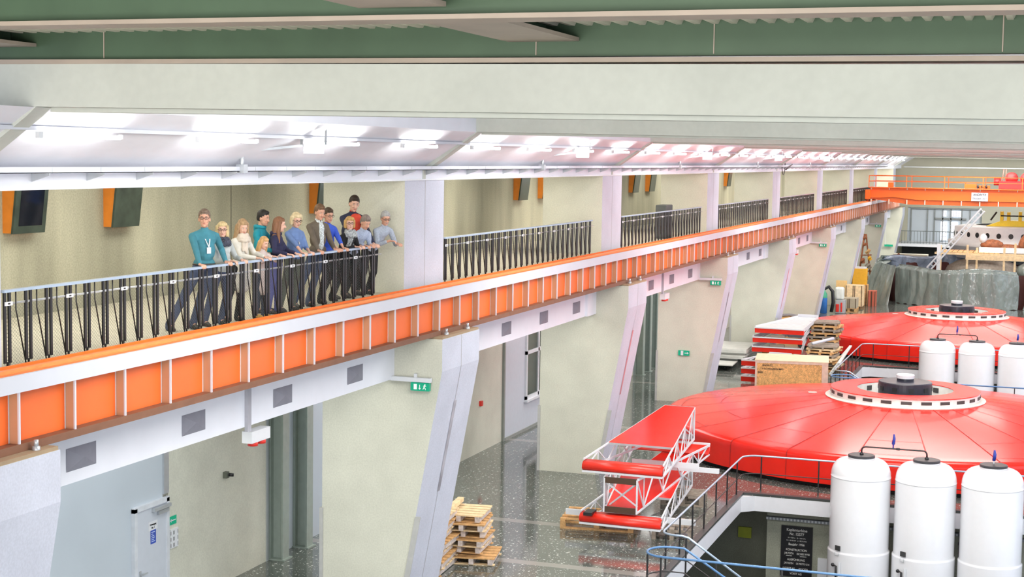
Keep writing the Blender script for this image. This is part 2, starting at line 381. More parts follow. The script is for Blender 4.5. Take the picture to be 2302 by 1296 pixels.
# upper fascia, tray, soffit, upright wall above, ribs
u = MB(); u.box(-12.75, -12.6, YBACK, YEND, 9.01, 9.27); struct(u.build('wall_upper', fascia_m), 'white upper fascia above the gallery')
u = MB(); u.box(-12.62, -12.58, YBACK, YEND, 9.0, 9.03); struct(u.build('trim_5', white_m))
SO = [(-12.6, 9.27), (-11.2, 10.17)]
def sx_at(z): return -12.6 + (z - 9.27) / .9 * 1.4
u = MB(); u.prism([(-12.6, 9.27), (-11.4, 10.03), (-12.75, 10.03), (-12.75, 9.27)], YBACK, YEND)
u.box(-11.6, -11.4, 15.7, YEND, 10.03, 10.47, 1)
struct(u.build('ceiling_slope', [soffit_m, fascia_m]), 'white plaster soffit sloping up from the gallery')
for k in range(0, 9):
    y = P0 + BAY * (k - 1) + .95
    r = MB(); r.prism([(-12.59, 9.28), (-12.50, 9.235), (-11.5, 9.93), (-11.38, 10.03), (-11.45, 10.08), (-11.6, 10.08)], y + .006, y + .31)
    struct(r.build('ceiling_rib', beam_m), 'thin rib across the sloping soffit')
    r = MB(); r.prism([(-14, 10.035), (-11.3, 10.035), (XR, 9.90), (XR, 10.43), (-14, 10.55)] if k == 0 else [(-11.41, 10.035), (XR, 9.87), (XR, 10.43), (-11.41, 10.53)], y, y + .32)
    struct(r.build('ceiling_beam', beam_m), 'pale concrete roof beam spanning the hall')
    r = MB(); r.prism([(-11.4, 9.985), (XR, 9.85), (XR, 9.93), (-11.4, 10.06)], y + .325, y + .62); r.box(-12.6, -12.575, y + .0, y + .12, 9.03, 9.27)
    struct(r.build('trim_6', beam_m))
u = MB(); u.box(-13, XR, 16.5, YEND + 2, 10.95, 11.1); struct(u.build('ceiling', plaster), 'white hall ceiling')

# green steel roof frame near the camera with trapezoid decking
r = MB(); r.box(-13, XR, 15.75, 15.9, 10.585, 11.3); 
struct(r.build('ceiling_beam', green_m), 'green painted steel roof beam')
r = MB(); r.prism([(-13, 10.535), (XR, 10.49), (XR, 10.53), (-13, 10.59)], 15.63, 16.1)
for x in (-10.5, -5.2, -3.3, -.5): r.box(x, x + .012, 15.74, 15.75, 10.6, 11.0)
struct(r.build('ceiling_beam', flange_m))
r = MB(); r.box(-13, XR, 12.1, 12.2, 10.68, 11.3); struct(r.build('ceiling_beam', green_m))
r = MB(); r.box(-13, XR, 11.95, 12.35, 10.64, 10.68); struct(r.build('ceiling_beam', flange_m))
for x in (-5.5, -12.2, 1.6):
    r = MB(); r.box(x + .3, x + .42, 5, 11.95, 10.78, 11.2); r.box(x + .3, x + .42, 12.35, 15.74, 10.78, 11.2); struct(r.build('ceiling_beam', green_m))
    r = MB(); r.box(x, x + .78, 5, 11.95, 10.74, 10.78); r.box(x, x + .78, 12.35, 15.74, 10.74, 10.78); struct(r.build('ceiling_beam', flange_m))
d = MB(); pitch = .19; x = -13.0; poly = []
while x < XR:
    poly += [(x, 10.90), (x + .055, 10.90), (x + .085, 10.96), (x + .155, 10.96)]; x += pitch
d.prism(poly + [(XR, 11.05), (-13, 11.05)], 5, 15.75)
struct(d.build('ceiling_deck', deck_m), 'pale trapezoid steel roof decking')

# outer walls
w = MB(); w.box(XR, XR + .3, YBACK, YEND, 0, 2.2); w.box(XR, XR + .3, YBACK, YEND, 10.2, 11.2)
for k in range(-1, 9): w.box(XR, XR + .3, P0 + BAY * (k - 1), P0 + BAY * (k - 1) + 1.6, 2.2, 10.2)
struct(w.build('wall_right', plaster), 'window wall on the right side of the hall')

# ------------------------------------------------------------------ crane runway girder
GY0, GY1 = 10.0, 134.5
gd = thing('crane_runway_girder', 'long orange plate girder with tan stiffeners running below the gallery railing', 'girder', (-12.1, 16, 5.87))
m = MB(); m.box(-12.10, -12.06, GY0, GY1, 5.90, 6.72); m.build('web', orange_m, gd)
m = MB(); m.box(-12.40, -11.90, GY0, GY1, 6.72, 6.76); m.box(-12.42, -12.38, GY0, GY1, 6.76, 6.79); m.build('top_flange', orange_top, gd)
m = MB(); m.box(-11.93, -11.88, GY0, GY1, 6.55, 6.765); m.build('edge_plate', girder_white, gd)
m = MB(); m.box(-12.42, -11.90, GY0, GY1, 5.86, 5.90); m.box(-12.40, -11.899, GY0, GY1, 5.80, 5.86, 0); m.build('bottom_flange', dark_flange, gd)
m = MB(); m.box(-12.16, -12.09, GY0, GY1, 6.76, 6.80); m.box(-12.19, -12.06, GY0, GY1, 6.76, 6.77); m.build('crane_rail', pm('rail_orange', (.95, .32, .10), .35, var=.1), gd)
st = MB(); st.box(-12.06, -11.93, -.008, .008, 5.90, 6.55, 0); st.box(-11.93, -11.905, -.014, .014, 5.90, 6.56, 1); st.box(-12.06, -12.055, -.025, -.008, 5.90, 6.56, 1)
me = st.mesh('stiffener', [stiff_m, girder_white], wloc(gd) - V((0, 16, 0)))
ny = 0; y = 10.16; rest = MB()
while y < GY1:
    if y > 14.5 and ny < 100:
        o = bpy.data.objects.new('stiffener', me); C.objects.link(o); o.parent = gd; o.location = (0, y - 16, 0); ny += 1
    elif y > 14.5:
        rest.box(-12.06, -11.93, y - .008, y + .008, 5.90, 6.55, 0); rest.box(-11.93, -11.905, y - .014, y + .014, 5.90, 6.56, 1)
    y += 1.167
if rest.v: tag(rest.build('stiffener', [stiff_m, girder_white], gd), kind='stuff')
bl = MB(); bl.tube([(-11.82, 0, 5.75), (-11.82, 0, 5.85)], .05, 8); bl.tube([(-11.82, 0, 5.85), (-11.82, 0, 5.93)], .03, 8)
bme = bl.mesh('anchor_bolt', [galv], wloc(gd) - V((0, 16, 0)))
for k in range(0, 8):
    for dy in (.45, 1.7):
        o = bpy.data.objects.new('anchor_bolt', bme); C.objects.link(o); o.parent = gd; o.location = (0, P0 + BAY * (k - 1) + dy - 16 - (.2 if k == 0 else 0), 0)
for k in range(0, 9): y = P0 + BAY * (k - 1) - (.33 if k == 0 else 0); m = MB(); m.box(-12.6, -11.74, y + .03, y + PW - .03, 5.75, 5.80); m.build('bearing_plate', pm('bearing', (.34, .25, .16), .8), gd)

# ------------------------------------------------------------------ gallery railings, one per bay
def make_railing(y0, label, n=27):
    t = thing('gallery_railing', label, 'railing', (-12.6, y0, 6.70), 'gallery railings between the piers')
    L = n * .44
    m = MB(); m.box(-12.64, -12.56, y0 - .05, y0 + L - .25, 7.70, 7.735); m.build('handrail', steel_m, t)
    m = MB(); m.tube([(-12.60, y0, 7.56), (-12.60, y0 + L, 7.56)], .008, 6); m.tube([(-12.60, y0, 7.545), (-12.60, y0 + L, 7.545)], .005, 5); m.build('cable_rail', galv, t)
    m = MB(); m.box(-12.62, -12.58, y0, y0 + L, 6.72, 6.735); m.build('bottom_rail', black_m, t)
    m = MB(); m.quad((-12.615, y0, 6.735), (-12.615, y0 + L, 6.735), (-12.615, y0 + L, 7.56), (-12.615, y0, 7.56)); m.v[1].y = m.v[2].y = y0 + L - .3; m.build('wire_infill', wire, t)
    b = MB()
    for d in (-.048, .048): b.box(-12.612, -12.588, -.023 + d, .023 + d, 6.80, 7.70)
    b.box(-12.61, -12.59, -.075, .075, 6.785, 6.80); b.box(-12.61, -12.59, -.012, .012, 6.735, 6.79)
    bm_ = b.mesh('baluster', [black_m], V((-12.6, 0, 6.70)))
    r = MB(); r.tube([(-12.59, .0, 7.70), (-12.59, .0, 7.46), (-12.59, .02, 7.40), (-12.59, .20, 6.735)], .0095, 6)
    rm = r.mesh('bent_rod', [black_m], V((-12.6, 0, 6.70)))
    c = MB(); c.box(-12.58, -12.565, -.075, .075, 7.53, 7.58, 0); c.box(-12.565, -12.563, -.025, .025, 7.545, 7.565, 1)
    cm = c.mesh('cable_clamp', [white_m, vent_m], V((-12.6, 0, 6.70)))
    p = MB(); p.tube([(-12.64, .09, 6.70), (-12.64, .09, 7.70)], .014, 6)
    pmh = p.mesh('steel_post', [galv], V((-12.6, 0, 6.70)))
    for i in range(n):
        for nm, mm, dy in (('baluster', bm_, .05), ('bent_rod', rm, .22)):
            if nm == 'bent_rod' and i == n - 1: continue
            o = bpy.data.objects.new(nm, mm); C.objects.link(o); o.parent = t; o.location = (0, i * .44 + dy, 0)
        if i % 6 in (0, 3):
            o = bpy.data.objects.new('cable_clamp', cm); C.objects.link(o); o.parent = t; o.location = (0, i * .44 + .05, 0)
        if i % 6 == 0 or i == n - 1:
            o = bpy.data.objects.new('steel_post', pmh); C.objects.link(o); o.parent = t; o.location = (0, i * .44 + .05, 0)
    return t
rl = make_railing(16.64, 'black gallery railing with the group of thirteen people leaning on it')
for k, lab in enumerate(['black gallery railing in the bay just right of the people',
                         'black gallery railing in the second bay right of the people, small grey case behind it',
                         'black gallery railing in front of the perforated white cabinet',
                         'black gallery railing in front of the small statue',
                         'black gallery railing in the fifth bay right of the people',
                         'black gallery railing farthest along, just left of the crane bridge']):
    dup(rl, (0, BAY * (k + 1) + .33, 0), lab)
    
# ------------------------------------------------------------------ gallery wall screens
def screen(y, lab, dark=False, wdt=.86):
    t = thing('wall_screen', lab, 'screen', (-16.6, y, 8.6), 'tilted display boxes on the gallery wall')
    z0, z1 = 8.12, 9.3
    def X(z): return -16.40 + (z - z0) * .12
    m = MB(); m.add([(-16.6, y, z0), (X(z0), y, z0), (X(z1), y, z1), (-16.6, y, z1), (-16.6, y + wdt, z0), (X(z0), y + wdt, z0), (X(z1), y + wdt, z1), (-16.6, y + wdt, z1)],
                    [(0, 1, 2, 3), (4, 7, 6, 5), (0, 4, 5, 1), (3, 2, 6, 7)])
    m.build('housing', orange_box, t)
    m = MB(); m.add([(X(z0) + .01, y - .01, z0 - .01), (X(z0) + .01, y + wdt + .01, z0 - .01), (X(z1) + .01, y + wdt + .01, z1), (X(z1) + .01, y - .01, z1),
                     (X(z0) - .03, y - .01, z0 - .01), (X(z0) - .03, y + wdt + .01, z0 - .01), (X(z1) - .03, y + wdt + .01, z1), (X(z1) - .03, y - .01, z1)],
                    [(0, 1, 2, 3), (0, 4, 5, 1), (1, 5, 6, 2), (0, 3, 7, 4)])
    bz = m.build('bezel', screen_m, t)
    if dark:
        m = MB(); a, b = z0 + .12, z1 - .42
        m.add([(X(a) + .015, y + .12, a), (X(a) + .015, y + wdt - .1, a), (X(b) + .015, y + wdt - .1, b), (X(b) + .015, y + .12, b)], [(0, 1, 2, 3)])
        m.build('display', screen_dk, bz)
    return t
screen(21.9, 'tilted dark display in an orange housing, leftmost on the gallery wall', True)
screen(24.85, 'tilted grey panel in an orange housing, second from the left on the gallery wall')
screen(33.35, 'orange-sided display partly hidden behind the pier above the people')
screen(48.2, 'tilted grey panel with orange side on the wall of the bay right of the people')
screen(50.75, 'orange display edge beside the second pier on the gallery')
screen(62.9, 'tilted grey panel with orange side, left of the pair in the third bay')
screen(65.7, 'tilted grey panel with orange side, right of the pair in the third bay')
screen(82.8, 'orange-sided display above the perforated white cabinet')

# gallery furniture
t = thing('perforated_cabinet', 'tall white double cabinet with dark perforations behind the gallery railing', 'cabinet', (-14.4, 66, 6.67))
for i, y in enumerate((63.2, 66.0)):
    m = MB(); m.box(-14.9, -14.3, y, y + 2.7, 6.67, 8.55); m.build('cabinet_body', girder_white, t)
    m = MB()
    for a in (.45, 1.35, 2.25):
        for z in (6.9, 7.25, 7.6, 7.95, 8.3): m.box(-14.3, -14.29, y + a - .05, y + a + .07, z, z + .07); m.box(-14.3, -14.29, y + a + .25, y + a + .3, z - .3, z - .1)
    m.box(-14.3, -14.285, y + 2.66, y + 2.7, 6.7, 8.5)
    m.build('perforation', vent_m, t)
t = thing('statue', 'small dark and white statue of a standing figure on a plinth', 'statue', (-14.0, 79.0, 6.67))
m = MB(); m.lathe([(0.0, 7.62), (.34, 7.62), (.36, 7.9), (.22, 8.25), (.16, 8.42), (.11, 8.5), (.13, 8.6), (.09, 8.72), (0, 8.76)], (-14.0, 79.0, 0), 14); m.build('figure', pm('bronze', (.05, .04, .05), .4), t)
m = MB(); m.box(-14.35, -13.65, 78.6, 79.4, 7.50, 7.62); m.box(-14.1, -13.9, 78.9, 79.1, 6.67, 7.5); m.build('plinth', white_m, t)
m = MB(); m.box(-14.6, -14.57, 77.9, 80.2, 7.4, 8.9); m.build('backdrop', pm('backdrop', (.70, .74, .78), .6), t)
t = thing('side_table', 'small white round side table left of the statue', 'table', (-13.9, 76.3, 6.67))
m = MB(); m.lathe([(0, 7.52), (.5, 7.52), (.5, 7.56), (0, 7.56)], (-13.9, 76.3, 0), 20); m.build('table_top', white_m, t)
m = MB(); m.tube([(-13.9, 76.3, 6.7), (-13.9, 76.3, 7.52)], .04); m.lathe([(0, 6.67), (.3, 6.67), (.3, 6.7), (0, 6.72)], (-13.9, 76.3, 0), 16); m.build('table_leg', white_m, t)
m = MB(); m.box(-13.4, -13.0, 54.6, 55.6, 6.67, 7.88); tag(m.build('equipment_case', pm('case_grey', (.09, .10, .10), .7), bevel=.03), 'grey padded case standing behind the gallery railing', 'case')
t = thing('hose_reel', 'green coiled hose hanging on the gallery wall beside the second pier', 'hose', (-16.55, 59.9, 8.3))
m = MB(); m.tube([(-16.53, 59.9 + .3 * math.cos(a / 16 * 2 * PI), 8.3 + .3 * math.sin(a / 16 * 2 * PI)) for a in range(16)], .06, 8, closed=True); m.build('hose', pm('hose_green', (.04, .12, .06), .5), t)
m = MB(); m.box(-16.6, -16.5, 59.8, 60.0, 8.2, 8.4); m.build('bracket', white_m, t)

# ------------------------------------------------------------------ upper fascia: cable tray and brackets
t = thing('cable_tray', 'long perforated metal cable tray along the edge of the gallery ceiling', 'cable tray', (-12.4, 16, 9.25))
m = MB(); m.box(-12.60, -12.33, YBACK, 130, 9.225, 9.235); m.box(-12.35, -12.33, YBACK, 130, 9.225, 9.305); m.box(-12.60, -12.59, YBACK, 130, 9.27, 9.31); m.build('tray', girder_white, t)
m = MB(); y = 14.0
while y < 75:
    m.box(-12.331, -12.327, y, y + .012, 9.235, 9.30); y += 1.1
m.build('tray_joint', galv, t)
bk = MB(); bk.add([(-12.6, -.01, 9.225), (-12.32, -.01, 9.225), (-12.32, -.01, 9.20), (-12.6, -.01, 9.11), (-12.6, .01, 9.225), (-12.32, .01, 9.225), (-12.32, .01, 9.20), (-12.6, .01, 9.11)],
                  [(0, 1, 2, 3), (7, 6, 5, 4), (0, 4, 5, 1), (1, 5, 6, 2), (2, 6, 7, 3), (3, 7, 4, 0)])
bkm = bk.mesh('tray_bracket', [galv], V((-12.6, 0, 9.2)))
y = 16.0
while y < 128:
    o = bpy.data.objects.new('tray_bracket', bkm); C.objects.link(o); o.location = (-12.6, y, 9.2)
    tag(o, 'triangular grey bracket holding the cable tray under the gallery ceiling', 'bracket', 'triangular brackets under the cable tray'); y += 1.235

# fluorescent tubes on a rail across the soffit
t = thing('light_rail', 'slim white conduit rail carrying the fluorescent tubes along the soffit', 'conduit', (-11.72, 16, 9.75))
m = MB(); m.box(-11.80, -11.70, YBACK, 138, 9.765, 9.815); m.build('rail', girder_white, t)
tb = MB(); tb.tube([(0, -.85, 0), (0, .85, 0)], .026, 8)
te = MB(); te.box(-.03, .03, -.93, -.85, -.03, .05)
te2 = MB(); te2.box(-.02, .02, .85, .89, -.02, .04); te2m = te2.mesh('end_cap', [white_m])
tbm = tb.mesh('tube', [tube_m]); tem = te.mesh('end_cap', [white_m])
y = 13.25
while y < 134:
    e = thing('fluorescent_tube', 'lit fluorescent tube light mounted on the sloping white soffit', 'light', (-11.66, y, 9.70), 'fluorescent tubes along the soffit')
    for nm, mm in (('tube', tbm), ('end_cap', tem), ('end_cap', te2m)):
        o = bpy.data.objects.new(nm, mm); C.objects.link(o); o.parent = e
    y += 3.75 if y < 60 else 3.75
# floodlights on arms
def flood(y, label, lit=45):
    t = thing('floodlight', label, 'floodlight', (-12.3, y - 1.15, 9.25), 'floodlights on arms below the soffit')
    m = MB(); m.tube([(-12.33, y - 1.15, 9.20), (-12.33, y - 1.15, 9.55)], .035, 8); m.box(-12.40, -12.26, y - 1.22, y - 1.08, 9.20, 9.34); m.build('pole', galv, t)
    m = MB(); m.bar((-12.33, y - 1.15, 9.55), (-11.75, y - .15, 9.66), .04); m.build('arm', galv, t)
    M = Matrix.Rotation(math.radians(-62), 3, 'Z') @ Matrix.Rotation(math.radians(14), 3, 'Y')
    c = V((-11.62, y, 9.68))
    def T(p): return c + M @ V(p)
    m = MB(); a = [(.10, -.17, -.13), (.10, .17, -.13), (.10, .17, .13), (.10, -.17, .13)]; b = [(-.10, -.09, -.07), (-.10, .09, -.07), (-.10, .09, .07), (-.10, -.09, .07)]
    m.add([T(p) for p in a + b], [(4, 5, 6, 7), (0, 4, 5, 1), (1, 5, 6, 2), (2, 6, 7, 3), (3, 7, 4, 0)])
    m.build('reflector', galv, t)
    m = MB(); m.add([T((.097, -.14, -.10)), T((.097, .14, -.10)), T((.097, .14, .10)), T((.097, -.14, .10))], [(0, 1, 2, 3)]); m.build('lamp_glass', flood_m, t)
    m = MB(); m.bar(T((0, -.2, 0)), T((0, -.2, .26)), .03); m.bar(T((0, .2, 0)), T((0, .2, .26)), .03); m.bar(T((0, -.2, .26)), T((0, .2, .26)), .03); m.bar(T((0, 0, .26)), T((-.2, 0, .3)), .03); m.build('yoke', galv, t)
    return t
flood(23.5, 'glaring floodlight on an arm above the group of people')
flood(39.2, 'floodlight on an arm above the railing just right of the people')
flood(54.8, 'floodlight on an arm, third along the soffit')
flood(70.1, 'floodlight on an arm, fourth along the soffit')
flood(86.0, 'small distant floodlight farthest along the soffit')

# ------------------------------------------------------------------ lower bays: vents, signs, doors
vm = MB(); a = .36; h = .165
vm.add([(0, -a, -h), (0, a, -h), (0, a, h), (0, -a, h), (.05, 0, 0)], [(0, 1, 4), (1, 2, 4), (2, 3, 4), (3, 0, 4)])
vmm = vm.mesh('vent_grille', [grey_vent])
for k in range(0, 7):
    for i in range(4):
        y = 18.57 + 3.06 * i + BAY * k + (.15 if k else 0)
        if k % 2 == 1 and i == 0 and k > 1: pass
        o = bpy.data.objects.new('vent_grille', vmm); C.objects.link(o); o.location = (-12.795, y, 5.22)
        tag(o, 'grey pyramid-shaped vent grille on the white band below the girder', 'vent', 'grey vent grilles on the white band')

def exit_sign(k, label):
    y = P0 + BAY * (k - 1) - .12
    t = thing('hanging_exit_sign', label, 'exit sign', (-12.4, y, 4.9))
    m = MB(); m.box(-12.85, -11.92, y - .05, y + .05, 4.86, 4.95); m.box(-12.3, -12.24, y - .02, y + .02, 4.95, 5.03); m.build('arm', white_m, t)
    m = MB(); m.box(-12.36, -11.95, y - .045, y + .045, 4.68, 4.85); m.build('sign_panel', teal_sign, t)
    m = MB(); yy = y - .048
    m.box(-12.29, -12.22, yy, yy + .002, 4.71, 4.82)
    m.box(-12.165, -12.15, yy, yy + .002, 4.72, 4.81); m.add([(-12.185, yy, 4.74), (-12.13, yy, 4.74), (-12.157, yy, 4.705)], [(0, 1, 2)])
    # running figure
    m.ell((-12.04, yy, 4.812), (.014, .001, .014), 8); m.bar((-12.045, yy, 4.80), (-12.06, yy, 4.755), .02); m.bar((-12.06, yy, 4.757), (-12.085, yy, 4.715), .012); m.bar((-12.058, yy, 4.757), (-12.03, yy, 4.735), .012); m.bar((-12.03, yy, 4.735), (-12.025, yy, 4.705), .012)
    m.bar((-12.045, yy, 4.797), (-12.015, yy, 4.78), .009); m.bar((-12.045, yy, 4.797), (-12.08, yy, 4.785), .009)
    m.build('pictogram', pm('sign_white', (.9, .92, .9), .5, emit=.2), t)
exit_sign(1, 'green running man exit sign hanging from the nearest full pier')
exit_sign(3, 'green running man exit sign hanging at the third pier')
exit_sign(5, 'green running man exit sign hanging at the fifth pier')
exit_sign(7, 'small green exit sign hanging at the far seventh pier')
def red_lamp(y, label):
    t = thing('emergency_lamp', label, 'lamp', (-12.75, y, 4.63))
    m = MB(); m.box(-12.80, -12.74, y, y + .13, 4.80, 5.85); m.build('conduit', pm('conduit_grey', (.42, .42, .47), .6), t)
    m = MB(); m.box(-12.85, -12.66, y, y + .66, 4.60, 4.80); m.build('lamp_box', white_m, t)
    for d in (.2, .48):
        m = MB(); m.tube([(-12.75, y + d, 4.60), (-12.75, y + d, 4.53)], .09, 12); m.build('red_lens', red_small, t)
for k, lb in ((0, 'white box with two red lenses under the band in the nearest bay'), (2, 'white box with two red lenses under the band in the third bay'), (4, 'white box with two red lenses under the band in the fifth bay')):
    red_lamp(23.3 + BAY * k, lb)

# steel wall panel, door, beige wall in the nearest bay
m = MB(); m.box(-17.1, -17.04, 18.0, 27.56, 0, 4.9); struct(m.build('wall_panel', steel_panel))
m = MB(); m.box(-17.1, -17.0, 27.56, 27.74, 2.5, 4.9); struct(m.build('trim_7', galv))
m = MB(); m.box(-17.1, -17.02, 27.74, 32.02, 0, 4.9); struct(m.build('wall_panel', conc_side))
m = MB(); m.box(-17.1, -17.0, 32.0, 32.1, 0, 4.9); struct(m.build('trim_8', galv))
d = thing('door_1', None, None, (-17.0, 27.0, 0)); struct(d, 'grey steel service door with closer')
m = MB(); m.box(-17.04, -16.96, 26.40, 26.50, 0, 2.42); m.box(-17.04, -16.96, 27.60, 27.70, 0, 2.42); m.box(-17.04, -16.96, 26.40, 27.70, 2.34, 2.44); m.build('door_frame', pm('frame_l', (.62, .65, .70), .5), d)
m = MB(); m.box(-17.03, -16.98, 26.52, 27.60, 0.01, 2.34); leaf = m.build('door_leaf', door_m, d)
m = MB(); m.box(-16.98, -16.90, 27.05, 27.68, 2.24, 2.31); m.box(-16.98, -16.93, 27.25, 27.65, 2.14, 2.22); m.build('door_closer', galv, leaf)
m = MB(); m.bar((-16.92, 26.62, 1.05), (-16.92, 26.80, 1.05), .025); m.bar((-16.98, 26.62, 1.05), (-16.92, 26.62, 1.05), .025); m.box(-16.98, -16.97, 26.58, 26.65, .9, 1.12); m.build('door_handle', galv, leaf)
m = MB(); m.box(-16.979, -16.975, 26.92, 27.26, 1.86, 2.04); w_ = tag(m.build('door_notice', white_m), 'white notice reading Notausgang Nr. 1 on the grey steel door', 'sign')
text('lettering', 'Notausgang', .055, w_, (-16.972, 27.09, 1.98), RYZ, black_m, squash=.9); text('lettering', 'Nr. 1', .055, w_, (-16.972, 27.09, 1.91), RYZ, black_m)
w_['label'] = 'white notice with grey lettering on the grey steel door'
m = MB(); m.box(-16.979, -16.975, 27.0, 27.20, 1.58, 1.86); w_ = tag(m.build('information_sheet', blue_sign), 'blue information sheet below the white notice on the steel door', 'sign')
m = MB()
for i, (a, b) in enumerate([(.02, .16), (.02, .09), (.02, .13), (.02, .15), (.02, .12), (.02, .16)]): m.box(-16.974, -16.973, 27.0 + a, 27.0 + b, 1.81 - i * .038, 1.825 - i * .038)
m.build('print_line', pm('print_pale', (.55, .65, .9), .5), w_)
m = MB(); m.box(-17.02, -17.01, 27.76, 28.05, 1.79, 1.97, 0); w_ = tag(m.build('arrow_sign', teal_sign), 'green sign with a white arrow pointing left beside the steel door', 'sign')
m = MB(); m.box(-17.009, -17.008, 27.83, 28.02, 1.87, 1.89); m.add([(-17.008, 27.79, 1.88), (-17.008, 27.85, 1.92), (-17.008, 27.85, 1.84)], [(0, 1, 2)]); m.build('arrow', white_m, w_)
sw = MB(); sw.box(-17.02, -16.99, 27.79, 28.09, 1.30, 1.70); w_ = tag(sw.build('light_switches', white_m), 'white block of light switches under the green arrow sign', 'switch')
m = MB()
for a in (0, .10, .13, .27):
    for z in (1.32, 1.45, 1.58): m.box(-16.99, -16.988, 27.79 + a, 27.805 + a, z, z + .08)
m.build('label_strip', vent_m, w_)
m = MB(); m.box(-17.02, -16.93, 30.0, 30.13, 2.36, 2.50); o = tag(m.build('wall_camera', pm('cam_grey', (.12, .13, .10), .5)), 'small dark camera box on the pale wall panel', 'camera')
m = MB(); m.tube([(-16.93, 30.1, 2.43), (-16.84, 30.16, 2.42)], .04, 8); m.build('lens', black_m, o)
# steel posts with panels
for (y0, n) in ((32.1, 2), (66.2, 3)):
    m = MB(); m.box(-17.1, -17.06, y0, y0 + 3.6, 0, 4.9); struct(m.build('wall_panel', steel_panel if n == 2 else pm('panel_g', (.36, .40, .41), .5)))
    for i in range(n):
        y = y0 + .1 + i * 1.25
        m = MB(); m.box(-17.05, -16.70, y + .14, y + .17, 0, 4.9); m.box(-16.72, -16.68, y, y + .32, 0, 4.9); m.box(-17.06, -17.0, y, y + .32, 0, 4.9); m.box(-17.06, -16.62, y - .04, y + .38, 0, .03)
        struct(m.build('trim_post', post_m))
# panel door and window in the second bay
m = MB(); m.box(-17.1, -17.03, 48.9, 57.5, .1, 4.9); struct(m.build('wall_panel', door_m))
m = MB(); m.box(-17.1, -17.02, 48.78, 48.9, 0, 4.9); m.box(-17.1, -17.0, 48.9, 57.5, 0, .1); struct(m.build('trim_9', pm('trim_dark', (.28, .30, .28), .6)))
wd = thing('window_1', None, None, (-17.0, 51.9, 1.2)); struct(wd, 'white framed window in the grey panel')
m = MB()
for a in (50.95, 52.25, 53.6): m.box(-17.03, -16.96, a, a + .12, 1.1, 4.7)
for z in (1.1, 2.68, 4.3): m.box(-17.03, -16.96, 50.95, 53.72, z, z + .12)
m.box(-17.03, -16.9, 50.9, 53.8, 1.02, 1.1); m.build('window_frame', white_m, wd)
m = MB(); m.box(-17.02, -17.0, 51.0, 53.7, 1.15, 4.7); m.build('pane', glass_dark, wd)
m = MB(); m.box(-17.1, -17.02, 46.58, 46.74, 1.52, 1.68); tag(m.build('fire_alarm_button', red_small), 'small red fire alarm call point on the pale wall of the second bay', 'alarm')
m = MB(); y = 59.62; m.box(-13.58, -13.14, y, y + .06, 1.85, 2.05, 0); m.box(-13.48, -13.38, y - .002, y, 1.86, 2.04, 1); m.box(-13.33, -13.2, y - .002, y, 1.935, 1.965, 1); m.add([(-13.16, y - .001, 1.95), (-13.23, y - .001, 2.0), (-13.23, y - .001, 1.90)], [(0, 1, 2)], 1)
tag(m.build('escape_route_sign', [teal_sign, white_m]), 'green escape sign with white arrow pointing right on the third pier', 'sign')
m = MB(); m.tube([(-16.3, 68.6, 4.6), (-15.2, 69.2, 3.4)], .05, 8); tag(m.build('barrier_pole', pm('redwhite', (.7, .2, .18), .5)), 'red and white barrier pole leaning in the gap beside the third pier', 'pole')

